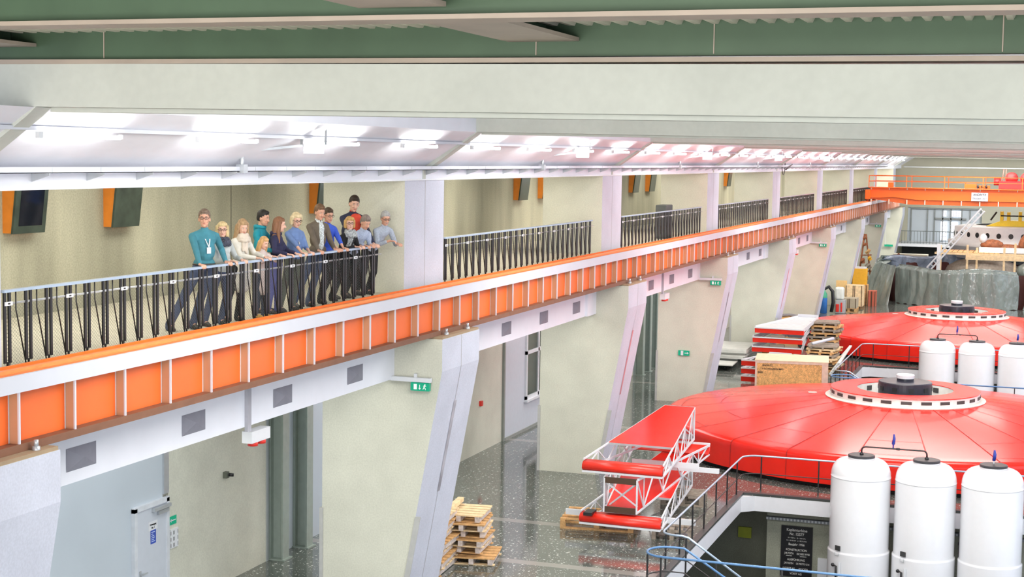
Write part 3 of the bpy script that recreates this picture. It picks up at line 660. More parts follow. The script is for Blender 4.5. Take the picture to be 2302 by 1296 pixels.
# ------------------------------------------------------------------ turbine covers
TX = -4.35
def turbine(cy, label):
    t = thing('turbine_cover', label, 'turbine cover', (TX, cy, 0))
    c = (TX, cy, 0)
    m = MB(); m.lathe([(7.88, 0.02), (7.90, .16), (8.0, .16)], c, 96); m.build('foot_ring', black_m, t)
    m = MB(); m.lathe([(2.55, 1.66), (7.6, 1.03), (7.9, .93), (7.99, .80), (8.02, .16)], c, 96); m.build('frame', red_gap, t)
    N = 24; g = .004
    for i in range(N):
        a0 = 2 * PI * (i - .33) / N; a1 = 2 * PI * (i + .67) / N
        m = MB(); rows = [(2.56, 1.675), (4.2, 1.48), (5.9, 1.265), (7.45, 1.065), (7.76, 1.027), (7.80, 1.02), (7.92, .99), (7.985, .93), (8.01, .84), (8.012, .80), (8.013, .76), (8.03, .16), (8.03, .14)]
        K = 6; vs = []
        for j in range(K + 1):
            for r, z in rows:
                gg = g / r; a = a0 + gg + (a1 - a0 - 2 * gg) * j / K; vs.append((TX + r * math.cos(a), cy + r * math.sin(a), z))
        R = len(rows); fs = [(j * R + q, (j + 1) * R + q, (j + 1) * R + q + 1, j * R + q + 1) for j in range(K) for q in range(R - 1)]
        m.add(vs, fs, 0, True)
        aj = a0; q = []
        for r, z in rows: q += [(TX + r * math.cos(aj - .014 / r), cy + r * math.sin(aj - .014 / r), z + .012), (TX + (r + .002) * math.cos(aj + .014 / r), cy + (r + .002) * math.sin(aj + .014 / r), z + .012)]
        m.add([(TX + (x - TX) * 1.0006, cy + (yy - cy) * 1.0006, z) for x, yy, z in q], [(2 * e, 2 * e + 2, 2 * e + 3, 2 * e + 1) for e in range(len(rows) - 1)], 1)
        # thin engraved cross joints on every second panel
        if i % 2 == 0:
            for r, z in ((6.1, 1.24), (7.45, 1.07)):
                q = []; 
                for j in range(K + 1):
                    a = a0 + (a1 - a0) * (j + .0) / K; q.append((TX + r * math.cos(a), cy + r * math.sin(a), z + .008)); q.append((TX + (r + .018) * math.cos(a), cy + (r + .018) * math.sin(a), z + .006))
                m.add(q, [(2 * j, 2 * j + 2, 2 * j + 3, 2 * j + 1) for j in range(K)], 1)
        m.build('cover_panel', [red_m, red_gap], t)
    m = MB(); m.lathe([(2.60, 1.66), (2.62, 1.70), (2.56, 1.72), (2.43, 1.73)], c, 72, smooth=False); m.build('base_flange', pm('flange_cream', (.66, .64, .58), .5), t)
    m = MB(); m.lathe([(2.43, 1.70), (2.43, 1.96)], c, 72); m.lathe([(1.58, 1.2), (1.58, 1.97)], c, 72); m.lathe([(.8, 1.2), (1.58, 1.2)], c, 48); m.build('collar', pm('collar_white', (.78, .79, .76), .4), t)
    m = MB(); m.lathe([(1.57, 1.965), (1.57, 1.985), (2.44, 1.985), (2.455, 1.97), (2.44, 1.955)], c, 96, smooth=False); m.build('ring_top', red_m, t)
    for i in range(24):
        a = 2 * PI * (i + .4) / 24; M = Matrix.Rotation(a, 3, 'Z')
        m = MB(); m.cbox(V(c) + M @ V((2.432, 0, 1.845)), (.02, .34, .10), M=M); m.build('collar_vent', vent_m, t)
    for i in range(8):
        a = 2 * PI * (i + .2) / 8; M = Matrix.Rotation(a, 3, 'Z')
        m = MB(); m.cbox(V(c) + M @ V((1.57, 0, 1.8)), (.03, .22, .16), M=M); m.build('inner_vent', vent_m, t)
    m = MB(); m.lathe([(.88, 1.2), (.88, 2.20), (.86, 2.23), (.30, 2.25), (0, 2.25)], c, 48, smooth=False)
    for i in range(10):
        a = 2 * PI * i / 10; M = Matrix.Rotation(a, 3, 'Z'); m.cbox(V(c) + M @ V((.875, 0, 2.02)), (.03, .17, .14), M=M, mi=1)
    m.build('drum', [drum_m, black_m], t)
    m = MB(); m.lathe([(.28, 2.25), (.28, 2.33)], c, 32, 1); m.lathe([(.29, 2.33), (.30, 2.44), (.28, 2.46), (.17, 2.46), (.17, 2.44), (0, 2.44)], c, 32, 0, smooth=False); m.build('cap', [white_m, drum_m], t)
    m = MB(); m.cbox((TX - 3.1, cy + .2, 1.63), (.28, .16, .02), .3); m.build('patch_plate', pm('patch', (.7, .62, .58), .5), t)
    return t
turbine(53.3, 'large round red turbine cover nearest the camera, behind the three near white tanks')
turbine(83.3, 'large round red turbine cover farther back, in front of the plastic-wrapped ring')

# ------------------------------------------------------------------ white tanks in the pits
def tank(x, cy, label, gauge=True):
    t = thing('pressure_tank', label, 'tank', (x, cy, -4))
    c = (x, cy, 0); R = .80
    prof = [(R + .03, -4), (R + .03, -1.04), (R + .03, -1.02), (R + .01, -1.0), (R, -.98), (R, -.96), (R, .98), (R, 1.0), (R + .008, 1.005), (R + .008, 1.02), (R - .002, 1.03)]
    for i in range(1, 11):
        a = PI / 2 * i / 10; prof.append((.36 + (R - .36) * math.cos(a) ** .75, 1.03 + .47 * math.sin(a)))
    prof += [(.34, 1.50), (.34, 1.53)]
    prof = [(r, z) for r, z in prof]
    m = MB(); m.lathe(prof, c, 48); m.build('vessel', white_gloss, t)
    m = MB(); m.lathe([(.335, 1.53), (.36, 1.535), (.36, 1.585), (.345, 1.60), (0, 1.60)], c, 36, smooth=False); m.build('lid', pm('lid_dark', (.035, .035, .04), .45), t)
    if gauge:
        m = MB(); m.cbox((x - .48, cy - .665, -.88), (.17, .03, .13), -.62); gp = m.build('gauge_plate', vent_m, t)
        m = MB(); m.tube([(x - .55, cy - .66, -1.0), (x - .55, cy - .66, -1.08), (x - .45, cy - .72, -1.08), (x - .45, cy - .72, -1.0)], .008, 6); m.build('bracket', galv, gp)
        m = MB(); m.tube([(x - .60, cy - .66, -1.35), (x - .50, cy - .75, -1.36), (x - .50, cy - .75, -1.9)], .028, 8); m.ell((x - .6, cy - .66, -1.35), (.05, .05, .05), 10); m.build('level_pipe', black_m, t)
        m = MB(); m.bar((x - .40, cy - .78, -1.25), (x - .40, cy - .78, -2.2), .06, .03); m.build('level_glass', white_m, t)
    return t
for cy, nm in ((42.7, 'near'), (72.7, 'far')):
    A = {'near': 'the nearest turbine cover', 'far': 'the farther turbine cover'}[nm]
    tank(-4.57, cy, 'tall white pressure tank, left of the three beside ' + A)
    tank(-2.85, cy, 'tall white pressure tank, middle of the three beside ' + A)
    tank(-1.13, cy, 'tall white pressure tank, right of the three beside ' + A, nm == 'near' and False)
    t = thing('connecting_pipe', 'black pipe joining the two left tanks beside ' + A, 'pipe', (-3.7, cy, 1.6))
    pts = [(-4.57, cy, 1.60), (-4.57, cy, 1.72)] + [(-4.57 + .1 * (1 - math.cos(a)), cy, 1.72 + .1 * math.sin(a)) for a in (.4, .8, 1.2, PI / 2)] + [(-2.95 - .0, cy, 1.82)] + [(-2.95 + .1 * math.sin(a), cy, 1.72 + .1 * math.cos(a)) for a in (.4, .8, 1.2, PI / 2)] + [(-2.85, cy, 1.60)]
    m = MB(); m.tube(pts, .022, 8); m.lathe([(.05, 1.60), (.06, 1.62), (.03, 1.66)], (-4.57, cy, 0), 12); m.lathe([(.05, 1.60), (.06, 1.62), (.03, 1.66)], (-2.85, cy, 0), 12); m.build('pipe', black_m, t)
    m = MB(); m.tube([(-3.74, cy, 1.82), (-3.74, cy, 1.92), (-3.74, cy, 1.95), (-3.72, cy, 2.10), (-3.73, cy, 2.22)], [.02, .02, .045, .04, .02], 8); m.box(-3.66, -3.56, cy - .03, cy + .03, 1.79, 1.85, 1); m.build('valve', [blue_m, black_m], t)
    m = MB(); m.tube([(-1.13, cy, 1.6), (-1.13, cy, 1.72)], .018, 8, 1); m.tube([(-1.13, cy, 1.70), (-1.11, cy, 1.86), (-1.12, cy, 1.98)], [.045, .045, .025], 8, 0)
    tag(m.build('relief_valve', [blue_m, white_m]), 'blue valve on the lid of the right tank beside ' + A, 'valve')

# ------------------------------------------------------------------ pit railings, stairs
def pit_rail(a, b, which):
    t = thing('pit_railing', 'steel railing with black posts along the edge of the ' + which + ' stair pit', 'railing', (-8.1, a + 2, 0))
    def arc(cx, cy, r, a0, a1, z, n=6): return [(cx + r * math.cos(a0 + (a1 - a0) * i / n), cy + r * math.sin(a0 + (a1 - a0) * i / n), z) for i in range(n + 1)]
    ys_ = a + 1.2
    X = -8.1
    path = [(-6.0, ys_, .02), (-7.45, ys_, .97)] + [(-7.6, ys_, 1.0)] + arc(-7.75, ys_ + .35, .35, -PI / 2, -PI, 1.0) + arc(-7.65, b + .25, .45, PI, PI / 2, 1.0) + [(XR, b + .70, 1.0)]
    m = MB(); m.tube(path, .026, 8); m.build('handrail', steel_m, t)
    p2 = [(-5.7, ys_, -.65), (-7.45, ys_, .42), (-7.65, ys_, .45)] + arc(-7.75, ys_ + .35, .35, -PI / 2, -PI, .45) + arc(-7.65, b + .25, .45, PI, PI / 2, .48) + [(XR, b + .70, .48)]
    m = MB(); m.tube(p2, .014, 6); m.build('mid_rail', black_m, t)
    ps = [(-8.1, y) for y in [a + 1.75, a + 3.2, a + 4.6, a + 6.0, a + 7.5, a + 9.0, a + 10.4]] + [(x, b + .70) for x in (-7.6, -5.95, -4.2, -2.5, -.8, .9, 2.6)]
    for x, y in ps:
        m = MB(); m.box(x - .018, x + .018, y - .018, y + .018, 0, .99); m.build('post', black_m, t)
    for x, z in ((-7.5, .97), (-6.8, .5)):
        m = MB(); m.box(x - .018, x + .018, ys_ - .018, ys_ + .018, -1.6, z - .02); m.build('post', black_m, t)
    t2 = thing('pit_railing', 'looped steel handrail closing the camera side of the ' + which + ' stair pit', 'railing', (-7.6, a - .6, 0))
    lo = [(XR, a - .82, 1.0), (-7.55, a - .82, 1.0)] + arc(-7.55, a - .36, .46, -PI / 2, -1.5 * PI, 1.0, 10) + [(-7.3, a + .1, 1.0), (-5.5, a + .1, -.1)]
    m = MB(); m.tube(lo, .026, 8); m.build('handrail', rail_blue, t2)
    lo = [(XR, a - .82, .45), (-7.55, a - .82, .45)] + arc(-7.55, a - .36, .46, -PI / 2, -1.5 * PI, .45, 10) + [(-7.3, a + .1, .45), (-5.2, a + .1, -.8)]
    m = MB(); m.tube(lo, .015, 6); m.build('mid_rail', black_m, t2)
    for x, y in [(-8.01, a - .36), (-7.6, a - .82), (-5.0, a - .82), (-3.0, a - .82), (-1.0, a - .82), (1, a - .82)]:
        m = MB(); m.box(x - .018, x + .018, y - .018, y + .018, 0, .99); m.build('post', black_m, t2)
    m = MB()
    for i in range(16): m.box(-7.9 + i * .28, -7.6 + i * .28, a + .06, a + 1.2, -.25 * (i + 1) - .04, -.25 * (i + 1))
    m.add([(-8.0, a + .04, -.1), (-7.7, a + .04, -.1), (-3.4, a + .04, -4), (-3.8, a + .04, -4)], [(0, 1, 2, 3)]); m.add([(-8.0, a + 1.2, -.1), (-7.7, a + 1.2, -.1), (-3.4, a + 1.2, -4), (-3.8, a + 1.2, -4)], [(0, 1, 2, 3)])
    tag(m.build('steel_stair', pm('stair_steel', (.16, .18, .2), .5)), 'steel stair going down into the ' + which + ' pit', 'stairs')
pit_rail(33.0, 43.8, 'near'); pit_rail(63.0, 73.8, 'far')
for a, b in PITS:
    m = MB(); m.box(-7.4, XR, b + .62, b + .8, -.82, -.74)
    x = -7.4
    m2 = MB()
    while x < 2: m2.box(x, x + .05, b + .61, b + .62, -.81, -.75); x += .10
    o = tag(m.build('cable_duct', pm('duct_grey', (.20, .22, .25), .5, metal=.3)), 'grey slotted cable duct along the pit wall above the black plaque' if a < 40 else 'grey slotted cable duct along the far pit wall', 'cable duct'); m2.build('slot', galv, o)
# black plaque
pl = MB(); pl.box(-6.97, -6.07, 44.52, 44.60, -2.45, -.98); pq = tag(pl.build('plaque', pm('plaque_black', (.012, .012, .015), .35)), 'black plaque with pale German lettering on the pit wall', 'plaque')
lt = pm('lettering_pale', (.62, .62, .60), .5)
for tx, sz, x, z in [('Kaplanturbine', .115, 0, -1.09), ('Nr. 15577', .11, 0, -1.21), ('H = 10,8 m   Q = 210 m³/s', .05, 0, -1.32), ('N = 23100 kW   n = 83,3 U/min', .048, 0, -1.40), ('Baujahr 1956', .095, 0, -1.51),
                     ('KONSTRUKTION', .085, 0, -1.67), ('J.M.VOITH', .08, -.21, -1.78), ('ESCHER WYSS', .08, .20, -1.78), ('HEIDENHEIM', .04, -.21, -1.85), ('RAVENSBURG', .04, .20, -1.85), ('AUSFÜHRUNG', .085, 0, -1.96), ('J.M.VOITH', .08, -.21, -2.07), ('DE PRETTO E.W.', .072, .20, -2.07), ('ANDRITZ AG', .08, -.21, -2.22), ('J.M.VOITH', .08, .21, -2.22), ('VOEST AG', .08, 0, -2.37)]:
    text('lettering', tx, sz, pq, (-6.52 + x, 44.515, z), RX, lt, squash=.92 if abs(x) < .05 else .74)
m = MB(); m.box(-5.90, -5.2, 44.5, 44.60, -2.9, -1.85, 0); tag(m.build('notice_board', white_m), 'white notice board on the pit wall half hidden behind the left near tank', 'notice board')
m = MB(); m.box(-8.6, -8.2, 46.55, 46.60, -1.95, -1.62); tag(m.build('warning_sign', yellow_dim), 'dim yellow warning sign in the dark passage under the floor edge', 'sign')
m = MB(); m.tube([(-1.98, 44.3, -.7), (-1.98, 44.3, -3.9)], .04, 8); m.tube([(-1.82, 44.3, -.7), (-1.82, 44.3, -3.9)], .03, 8)
for z in (-1.0, -1.6, -2.2): m.tube([(-2.03, 44.3, z), (-1.75, 44.3, z)], .05, 8)
tag(m.build('pipe_assembly', pm('pipe_dark', (.09, .07, .09), .4)), 'dark vertical pipes on the wall between the middle and right near tanks', 'pipes')

# ------------------------------------------------------------------ cover segments stored on the hall floor
def segment(name_label, P, yaw, mat_skin=red_m, flip=False, skin_from=.28, brown=True, cut=True, ribs=True, low=False, h1=.92, L=5.4, w0=2.2, w1=.86, group=None):
    """wedge-shaped truss segment: local x along its length (wide lip at x=0), y across, z up"""
    t = thing('cover_segment', name_label, 'cover segment', P, group)
    R = Matrix.Rotation(yaw, 3, 'Z')
    if flip: R = R @ Matrix.Rotation(PI, 3, 'X')
    def T(x, y, z): return V(P) + R @ V((x, y, z))
    def W(x): return (w0 + (w1 - w0) * x / L) / 2
    def H(x): return .30 + (h1 - .30) * x / L
    # rounded red lip
    m = MB(); n = 6
    for s0, s1 in ((-1, 1),):
        prof = [(.0, .02), (-.09, .03), (-.14, .08), (-.13, .17), (-.06, .235), (.12, .27), (.12, .24), (.0, .20)]
        vs = []
        for sgn in (-1, 1):
            for x, z in prof: vs.append(T(x, sgn * w0 / 2, z))
        k = len(prof); m.add(vs, [(i, (i + 1) % k, (i + 1) % k + k, i + k) for i in range(k)] + [tuple(range(k)), tuple(range(2 * k - 1, k - 1, -1))], 0, True)
    m.build('lip', red_lip, t)
    m = MB(); m.bar(T(-.08, -w0 / 2, 0), T(-.08, w0 / 2, 0), .10, .05); m.build('lip_channel', white_m, t)
    # skin
    xs = L * skin_from; m = MB()
    q = [T(xs, -W(xs), H(xs)), T(L, -W(L), H(L)), T(L, W(L), H(L)), T(xs, W(xs), H(xs))]
    q2 = [T(xs, -W(xs), H(xs) - .03), T(L, -W(L), H(L) - .03), T(L, W(L), H(L) - .03), T(xs, W(xs), H(xs) - .03)]
    m.add(q + q2, [(0, 1, 2, 3), (7, 6, 5, 4), (0, 4, 5, 1), (1, 5, 6, 2), (2, 6, 7, 3), (3, 7, 4, 0)]); m.build('skin_panel', mat_skin, t)
    m = MB(); m.bar(T(xs, -W(xs), H(xs) - .03), T(xs, W(xs), H(xs) - .03), .06, .05); m.build('skin_edge', galv, t)
    # side trusses
    for sg in (-1, 1):
        m = MB(); s = .038
        m.bar(T(0, sg * W(0), .28), T(L, sg * W(L), H(L) - .02), s); m.bar(T(0, sg * W(0), .02), T(L, sg * W(L), .02), s + .01)
        n = 4
        for i in range(n):
            xa = L * (i + .15) / n; xb = L * (i + .65) / n; xc = L * (i + 1.0) / n
            m.bar(T(xa, sg * W(xa), .04), T(xb, sg * W(xb), H(xb) - .05), s * .75); m.bar(T(xb, sg * W(xb), H(xb) - .05), T(xc, sg * W(xc), .04), s * .75); m.bar(T(xb, sg * W(xb), .04), T(xb, sg * W(xb), H(xb) - .05), s * .6)
        m.bar(T(L, sg * W(L), .02), T(L, sg * W(L), H(L)), s)
        m.build('side_truss', white_m, t)
    for zz in (H(L) - .07, .07):
        m = MB(); m.bar(T(L, -W(L), zz), T(L, W(L), zz), .03, .15, up=tuple(R @ V((0, 0, 1)))); m.build('end_plate', brown_m if brown else galv, t)
    m = MB(); m.bar(T(L, -W(L), .1), T(L - .4, W(L - .4) * .8, H(L) - .1), .04); m.bar(T(L, W(L), .1), T(L - .4, -W(L) * .8, H(L) - .1), .04); m.build('cross_brace', white_m, t)
    return t
# front stack: wide lip towards the camera, narrow end away (+Y)
YW = math.radians(84)
def seg_front(z, lab): return segment(lab, (-9.95, 37.15, z), YW, brown=False)
s1 = segment('red wedge-shaped cover segment with white truss sides lying lowest of the near stack', (-9.80, 37.05, .40), math.radians(88), brown=False, w0=2.1)
s2 = segment('red wedge-shaped cover segment with white truss sides on top of the near stack', (-9.82, 37.25, 1.68), math.radians(88), brown=False, w0=2.08)
m = MB(); m.box(-10.72, -10.5, 36.86, 37.3, .62, .70)
m.build('tape_band', black_m, s1)
s3 = segment('upturned cover segment with brown end plates between the two others of the near stack', (-9.82, 42.45, 1.60), math.radians(270), flip=True, brown=True, h1=.88, w1=.84, w0=2.2)
m = MB(); m.box(-10.0, -7.95, 40.0, 40.1, 1.30, 1.42); m.box(-10.2, -8.4, 39.6, 39.66, 1.46, 1.60); tag(m.build('steel_channel', white_m), 'white steel channels sticking out sideways between the near cover segments', 'channel')
m = MB(); m.box(-11.5, -8.1, 37.9, 37.98, .36, .50); tag(m.build('steel_channel', white_m), 'white steel channel sticking out at the foot of the near segment stack', 'channel')

def pallet(name, P, yaw, lab, mat=wood, group=None, L=1.2, W=.8, ends=None):
    t = thing(name, lab, 'pallet', P, group); R = Matrix.Rotation(yaw, 3, 'Z')
    def bx(c, d, mb, mi=0): mb.cbox(V(P) + R @ V(c), d, M=R, mi=mi)
    m = MB()
    for i in range(5): bx((0, -W / 2 + .07 + i * (W - .14) / 4, .134), (L, .125, .022), m)
    m.build('top_board', mat, t)
    m = MB()
    for x in (-L / 2 + .07, 0, L / 2 - .07): bx((x, 0, .112), (.13, W, .02), m)
    m.build('stringer_board', mat, t)
    m = MB()
    for x in (-L / 2 + .07, 0, L / 2 - .07):
        for y in (-W / 2 + .05, 0, W / 2 - .05): bx((x, y, .062), (.14, .10, .078), m)
    m.build('block', ends or mat, t)
    m = MB()
    for y in (-W / 2 + .05, 0, W / 2 - .05): bx((0, y, .011), (L, .10, .022), m)
    m.build('bottom_board', mat, t)
    return t
p = pallet('pallet', (-10.75, 38.6, 0), .12, 'wooden pallet under the left end of the near segment stack', wood, L=1.9, W=1.4); p.scale = (1, 1, 1.9)
p = pallet('pallet', (-8.75, 38.3, 0), math.radians(100), 'grey weathered pallet under the right front of the near segment stack', wood_old, L=1.3, W=1.0); p.scale = (1, 1, 1.9)
p = pallet('pallet', (-9.3, 42.0, 0), .1, 'grey weathered pallet at the back of the near segment stack', wood_old, L=1.2, W=.9); p.scale = (1, 1, 2.2)

# timber pallet stack beside the nearest full pier
rr = random.Random(3)
def stringer_pallet(P, yaw, lab, L, W, mi=0):
    t = thing('timber_pallet', lab, 'pallet', P, 'timber pallets stacked beside the nearest full pier'); R = Matrix.Rotation(yaw, 3, 'Z')
    m = MB(); n = int(W / .22)
    for i in range(n): m.cbox(V(P) + R @ V((0, -W / 2 + .1 + i * (W - .2) / max(1, n - 1), .165)), (L + rr.uniform(-.02, .02), .19, .03), M=R)
    m.build('deck_board', [wood_l, wood][mi], t)
    m = MB()
    for x in (-L / 2 + .10, 0, L / 2 - .10):
        m = MB(); m.cbox(V(P) + R @ V((x, 0, .085)), (.11, W, .13), M=R); m.build('bearer', wood_end, t)
    m = MB()
    for y in (-W / 2 + .1, W / 2 - .1):
        m = MB(); m.cbox(V(P) + R @ V((0, y, .012)), (L, .12, .02), M=R); m.build('bottom_board', [wood, wood_l][mi], t)
z = 0
offs = [(0, 0), (.04, -.03), (-.03, .05), (.05, 0), (-.04, .03), (.02, -.05), (0, .04), (.03, 0)]
names = ['lowest', 'second from the floor', 'third from the floor', 'fourth from the floor', 'fifth from the floor', 'sixth from the floor', 'second from the top', 'topmost']
names = names[:6] + ['topmost']
for i in range(7):
    stringer_pallet((-13.4 + offs[i][0], 32.9 + offs[i][1], z), .10 + rr.uniform(-.05, .05), 'rough timber pallet, %s in the left stack beside the pier' % names[i], 1.25, 1.5, i % 2); z += .185
z = 0
for i in range(6):
    stringer_pallet((-12.82 + offs[i][1] + (.25 if i == 0 else 0), 34.1 + offs[i][0] * 2, z), .14 + rr.uniform(-.06, .06), 'rough timber pallet, %s in the right stack beside the pier' % (names[i] if i < 5 else 'topmost'), 1.1, 1.2, (i + 1) % 2); z += .185 if i else .24
m = MB(); m.cbox((-13.1, 34.1, 1.27), (.14, 1.2, .10), .12); tag(m.build('timber_beam', wood_l), 'short squared timber lying on top of the pallet stack', 'timber')

# OSB crate between the two turbine covers
t = thing('wooden_crate', 'large OSB crate with dark stencilling standing between the two turbine covers', 'crate', (-11.15, 63.0, 0))
X0, Y0, CW, CD, CH = -11.15, 63.0, 2.97, 2.3, 1.41
m = MB(); m.box(X0 + .02, X0 + CW - .02, Y0 + .03, Y0 + CD, .09, CH - .03); m.build('panel', osb, t)
m = MB(); m.box(X0, X0 + CW, Y0, Y0 + CD, CH - .03, CH); m.build('lid', pm('crate_lid', (.74, .56, .38), .75, var=.1, scale=5), t)
for a, b, c_, d_ in ((CW - .27, CW - .02, .09, CH - .03), (.02, .10, .09, CH - .03)):
    m = MB(); m.box(X0 + a, X0 + b, Y0 + .005, Y0 + .03, c_, d_); m.build('batten', pm('batten_pale', (.74, .55, .44), .75, var=.1), t)
m = MB(); m.box(X0 + .1, X0 + CW - .27, Y0 + .008, Y0 + .03, CH - .12, CH - .03); m.build('batten', pm('batten_pale', (.74, .55, .44), .75, var=.1), t)
for a in (.2, 1.9):
    m = MB(); m.box(X0, X0 + CW, Y0 + a, Y0 + a + .15, 0, .09); m.build('runner', wood, t)
for tx, x, z in [('ANDRITZ', .30, 1.20), ('V-SCHRAUBEN MRS1', .28, 1.06), ('8000', .14, .90)]: text('stencil', tx, .10, t, (X0 + x, Y0 + .02, z), RX, black_m, align='LEFT')
t.rotation_euler.z = .134

# stacked segments and timber behind the crate
def low_seg(P, yaw, lab, sheet, L=5.2, up=.06):
    t = thing('cover_segment', lab, 'cover segment', P); R = Matrix.Rotation(yaw, 3, 'Z')
    def T(x, y, z): return V(P) + R @ V((x, y, z))
    w0, w1 = 2.3, 1.0
    m = MB(); m.add([T(-.06, -w0 / 2, 0), T(-.06, w0 / 2, 0), T(-.10, w0 / 2, .20), T(-.10, -w0 / 2, .20), T(.06, -w0 / 2, 0), T(.06, w0 / 2, 0), T(.06, w0 / 2, .22), T(.06, -w0 / 2, .22)], [(0, 1, 2, 3), (4, 7, 6, 5), (0, 3, 7, 4), (1, 5, 6, 2), (3, 2, 6, 7)]); m.build('lip', red_lip, t)
    m = MB(); m.bar(T(-.1, -w0 / 2, .24), T(-.1, w0 / 2, .24), .06, .05)
    for sg in (-1, 1): m.bar(T(0, sg * w0 / 2, .24), T(L, sg * w1 / 2, .24 + up), .04, .16 if up else .06); m.bar(T(L * .5, sg * w0 * .36, .24), T(0, sg * w0 / 2, .02), .04, .04)
    for k in (.35, .7): m.bar(T(L * k, -(w0 + (w1 - w0) * k) / 2, .26), T(L * k, (w0 + (w1 - w0) * k) / 2, .26), .05)
    m.bar(T(L, -w1 / 2, .24 + up), T(L, w1 / 2, .24 + up), .03, .16 if up == 0 else .3); m.build('frame', white_m, t)
    if sheet:
        m = MB(); m.add([T(.05, -w0 / 2, .25), T(.05, w0 / 2, .25), T(L, w1 / 2, .31), T(L, -w1 / 2, .31)], [(0, 1, 2, 3)]); m.build('skin_panel', pm('sheet_white', (.70, .72, .73), .5), t)
    else:
        m = MB(); m.box(P[0] - .3, P[0] + .35, P[1] - .1, P[1] + .05, P[2] + .25, P[2] + .38); m.build('end_plate', pm('plate_brown', (.25, .20, .16), .6), t)
for i, (z, nm) in enumerate([(.86, 'lowest of the three in the raised pile'), (1.30, 'middle of the three in the raised pile'), (1.74, 'topmost of the three in the raised pile')]):
    low_seg((-11.62 + [-.05, -.03, .05][i], 71.6, z - .17), math.radians(88 - 2 * i), 'white framed cover segment with red edge, ' + nm, i == 2)
for i, z in enumerate([.08, .42, .76]):
    low_seg((-11.12, 66.1, z - .02), math.radians(88), 'flat red-edged cover segment beside the crate, ' + ['lowest', 'middle', 'upper'][i] + ' of the low pile', False, 2.6, 0)
m = MB(); m.box(-12.4, -11.0, 71.9, 72.4, 0, .68); tag(m.build('support_timber', wood), 'support timber under the raised pile of cover segments', 'timber')
# panels on the floor left
for i in range(5):
    m = MB(); m.cbox((-13.98 + .05 * (i % 2), 72.5 + .08 * (i % 3), .405 + i * .09), (1.85, 3.0, .085), .02 * (i - 2)); tag(m.build('sheet_panel', sheet_m), 'pale sheet panel, %s of the pile on the floor left of the segments' % ['lowest', 'second', 'third', 'fourth', 'topmost'][i], 'panel')
m = MB(); m.cbox((-14.2, 70.0, .28), (1.8, 1.6, .05), .05); tag(m.build('sheet_panel', sheet_m), 'single pale panel jutting out low in front of the panel pile', 'panel')
m = MB(); m.cbox((-14.0, 72.2, .18), (1.3, 3.0, .36)); tag(m.build('panel_rack', dark_m), 'dark low rack carrying the pile of pale panels', 'rack')
# loose timber piles right of the segments
def planks(x, y, z, lx, ly, h, rz):
    m = MB(); Rm_ = Matrix.Rotation(rz, 3, 'Z'); n = 7
    for q in range(n): m.cbox(V((x, y, z)) + Rm_ @ V((0, -ly / 2 + (q + .5) * ly / n, h * .75)), (lx + rr.uniform(-.12, .12), ly / n * .8, h * .5), M=Rm_)
    for q in (-.38, 0, .38): m.cbox(V((x, y, z)) + Rm_ @ V((q * lx, 0, h * .25)), (.1, ly, h * .5), M=Rm_)
    return m
for i in range(9):
    z = .023 + i * .13
    m = planks(-9.5 + rr.uniform(-.1, .1), 71.6 + rr.uniform(-.2, .2), z - .023, 1.35, 1.6, .13, rr.uniform(-.15, .15))
    tag(m.build('plank_bundle', [wood, wood_l, wood_old][i % 3]), 'timber plank layer in the pile right of the cover segments, %s' % ['lowest', 'second', 'third', 'fourth', 'fifth', 'sixth', 'seventh', 'eighth', 'topmost'][i], 'planks')
for i in range(6):
    m = planks(-10.0 + rr.uniform(-.1, .1), 75.6, .84 + i * .17, 1.4, 1.3, .17, rr.uniform(-.15, .15)); tag(m.build('plank_bundle', [wood, wood_old][i % 2]), 'timber layer in the pile behind the cover segments, %s' % ['lowest', 'second', 'third', 'fourth', 'fifth', 'topmost'][i], 'planks')
m = MB(); m.box(-10.6, -9.4, 75.0, 76.2, 0, .84); tag(m.build('timber_crate', wood_old), 'weathered timber crate under the rear timber pile', 'crate')
m = MB(); m.tube([(-9.9, 70.6, 1.32), (-9.2, 72.3, 1.40)], .07, 10); tag(m.build('rolled_sheet', girder_white), 'rolled white sheet lying on the timber pile', 'roll')
for i in range(6):
    m = MB(); m.bar((-8.95 + i * .07, 69.8, .08 + i * .1), (-8.85 + i * .07, 73.2, .55 + i * .09), .12, .05); tag(m.build('steel_profile', pm('profile_white', (.62, .66, .64), .5)), 'pale steel profile leaning on the timber pile by the far pit railing', 'profile', 'pale steel profiles by the far pit')

# far clutter between the pillars and the wrapped ring
t = thing('gas_cylinder', 'blue gas cylinder with green shoulder by the fifth pier', 'cylinder', (-13.2, 98.5, 0))
m = MB(); m.lathe([(0, .02), (.22, .02), (.22, 1.0)], (-13.2, 98.5, 0), 20); m.build('body', pm('cyl_blue', (.04, .18, .55), .4), t)
m = MB(); m.lathe([(.22, 1.0), (.20, 1.25), (.10, 1.4), (.05, 1.5), (0, 1.5)], (-13.2, 98.5, 0), 20); m.build('shoulder', pm('cyl_green', (.05, .35, .2), .4), t)
m = MB(); m.tube([(-13.5, 98.8, .1), (-13.45, 98.8, .9), (-13.25, 98.8, 1.5), (-12.95, 98.8, 1.68), (-12.7, 98.8, 1.4), (-12.65, 98.8, .7), (-12.75, 98.8, .1)], .11, 10); tag(m.build('black_hose', black_m), 'thick black hose arching over the blue gas cylinder', 'hose')
m = MB(); m.box(-12.55, -11.95, 99.0, 99.7, 0, .85); m.box(-12.5, -12.3, 98.9, 99.0, .1, .6, 1); m.box(-12.2, -12.1, 98.9, 99.0, .1, .7, 1); tag(m.build('tool_trolley', [galv, red_small], bevel=.03), 'grey and red tool trolley beside the black hose', 'trolley')
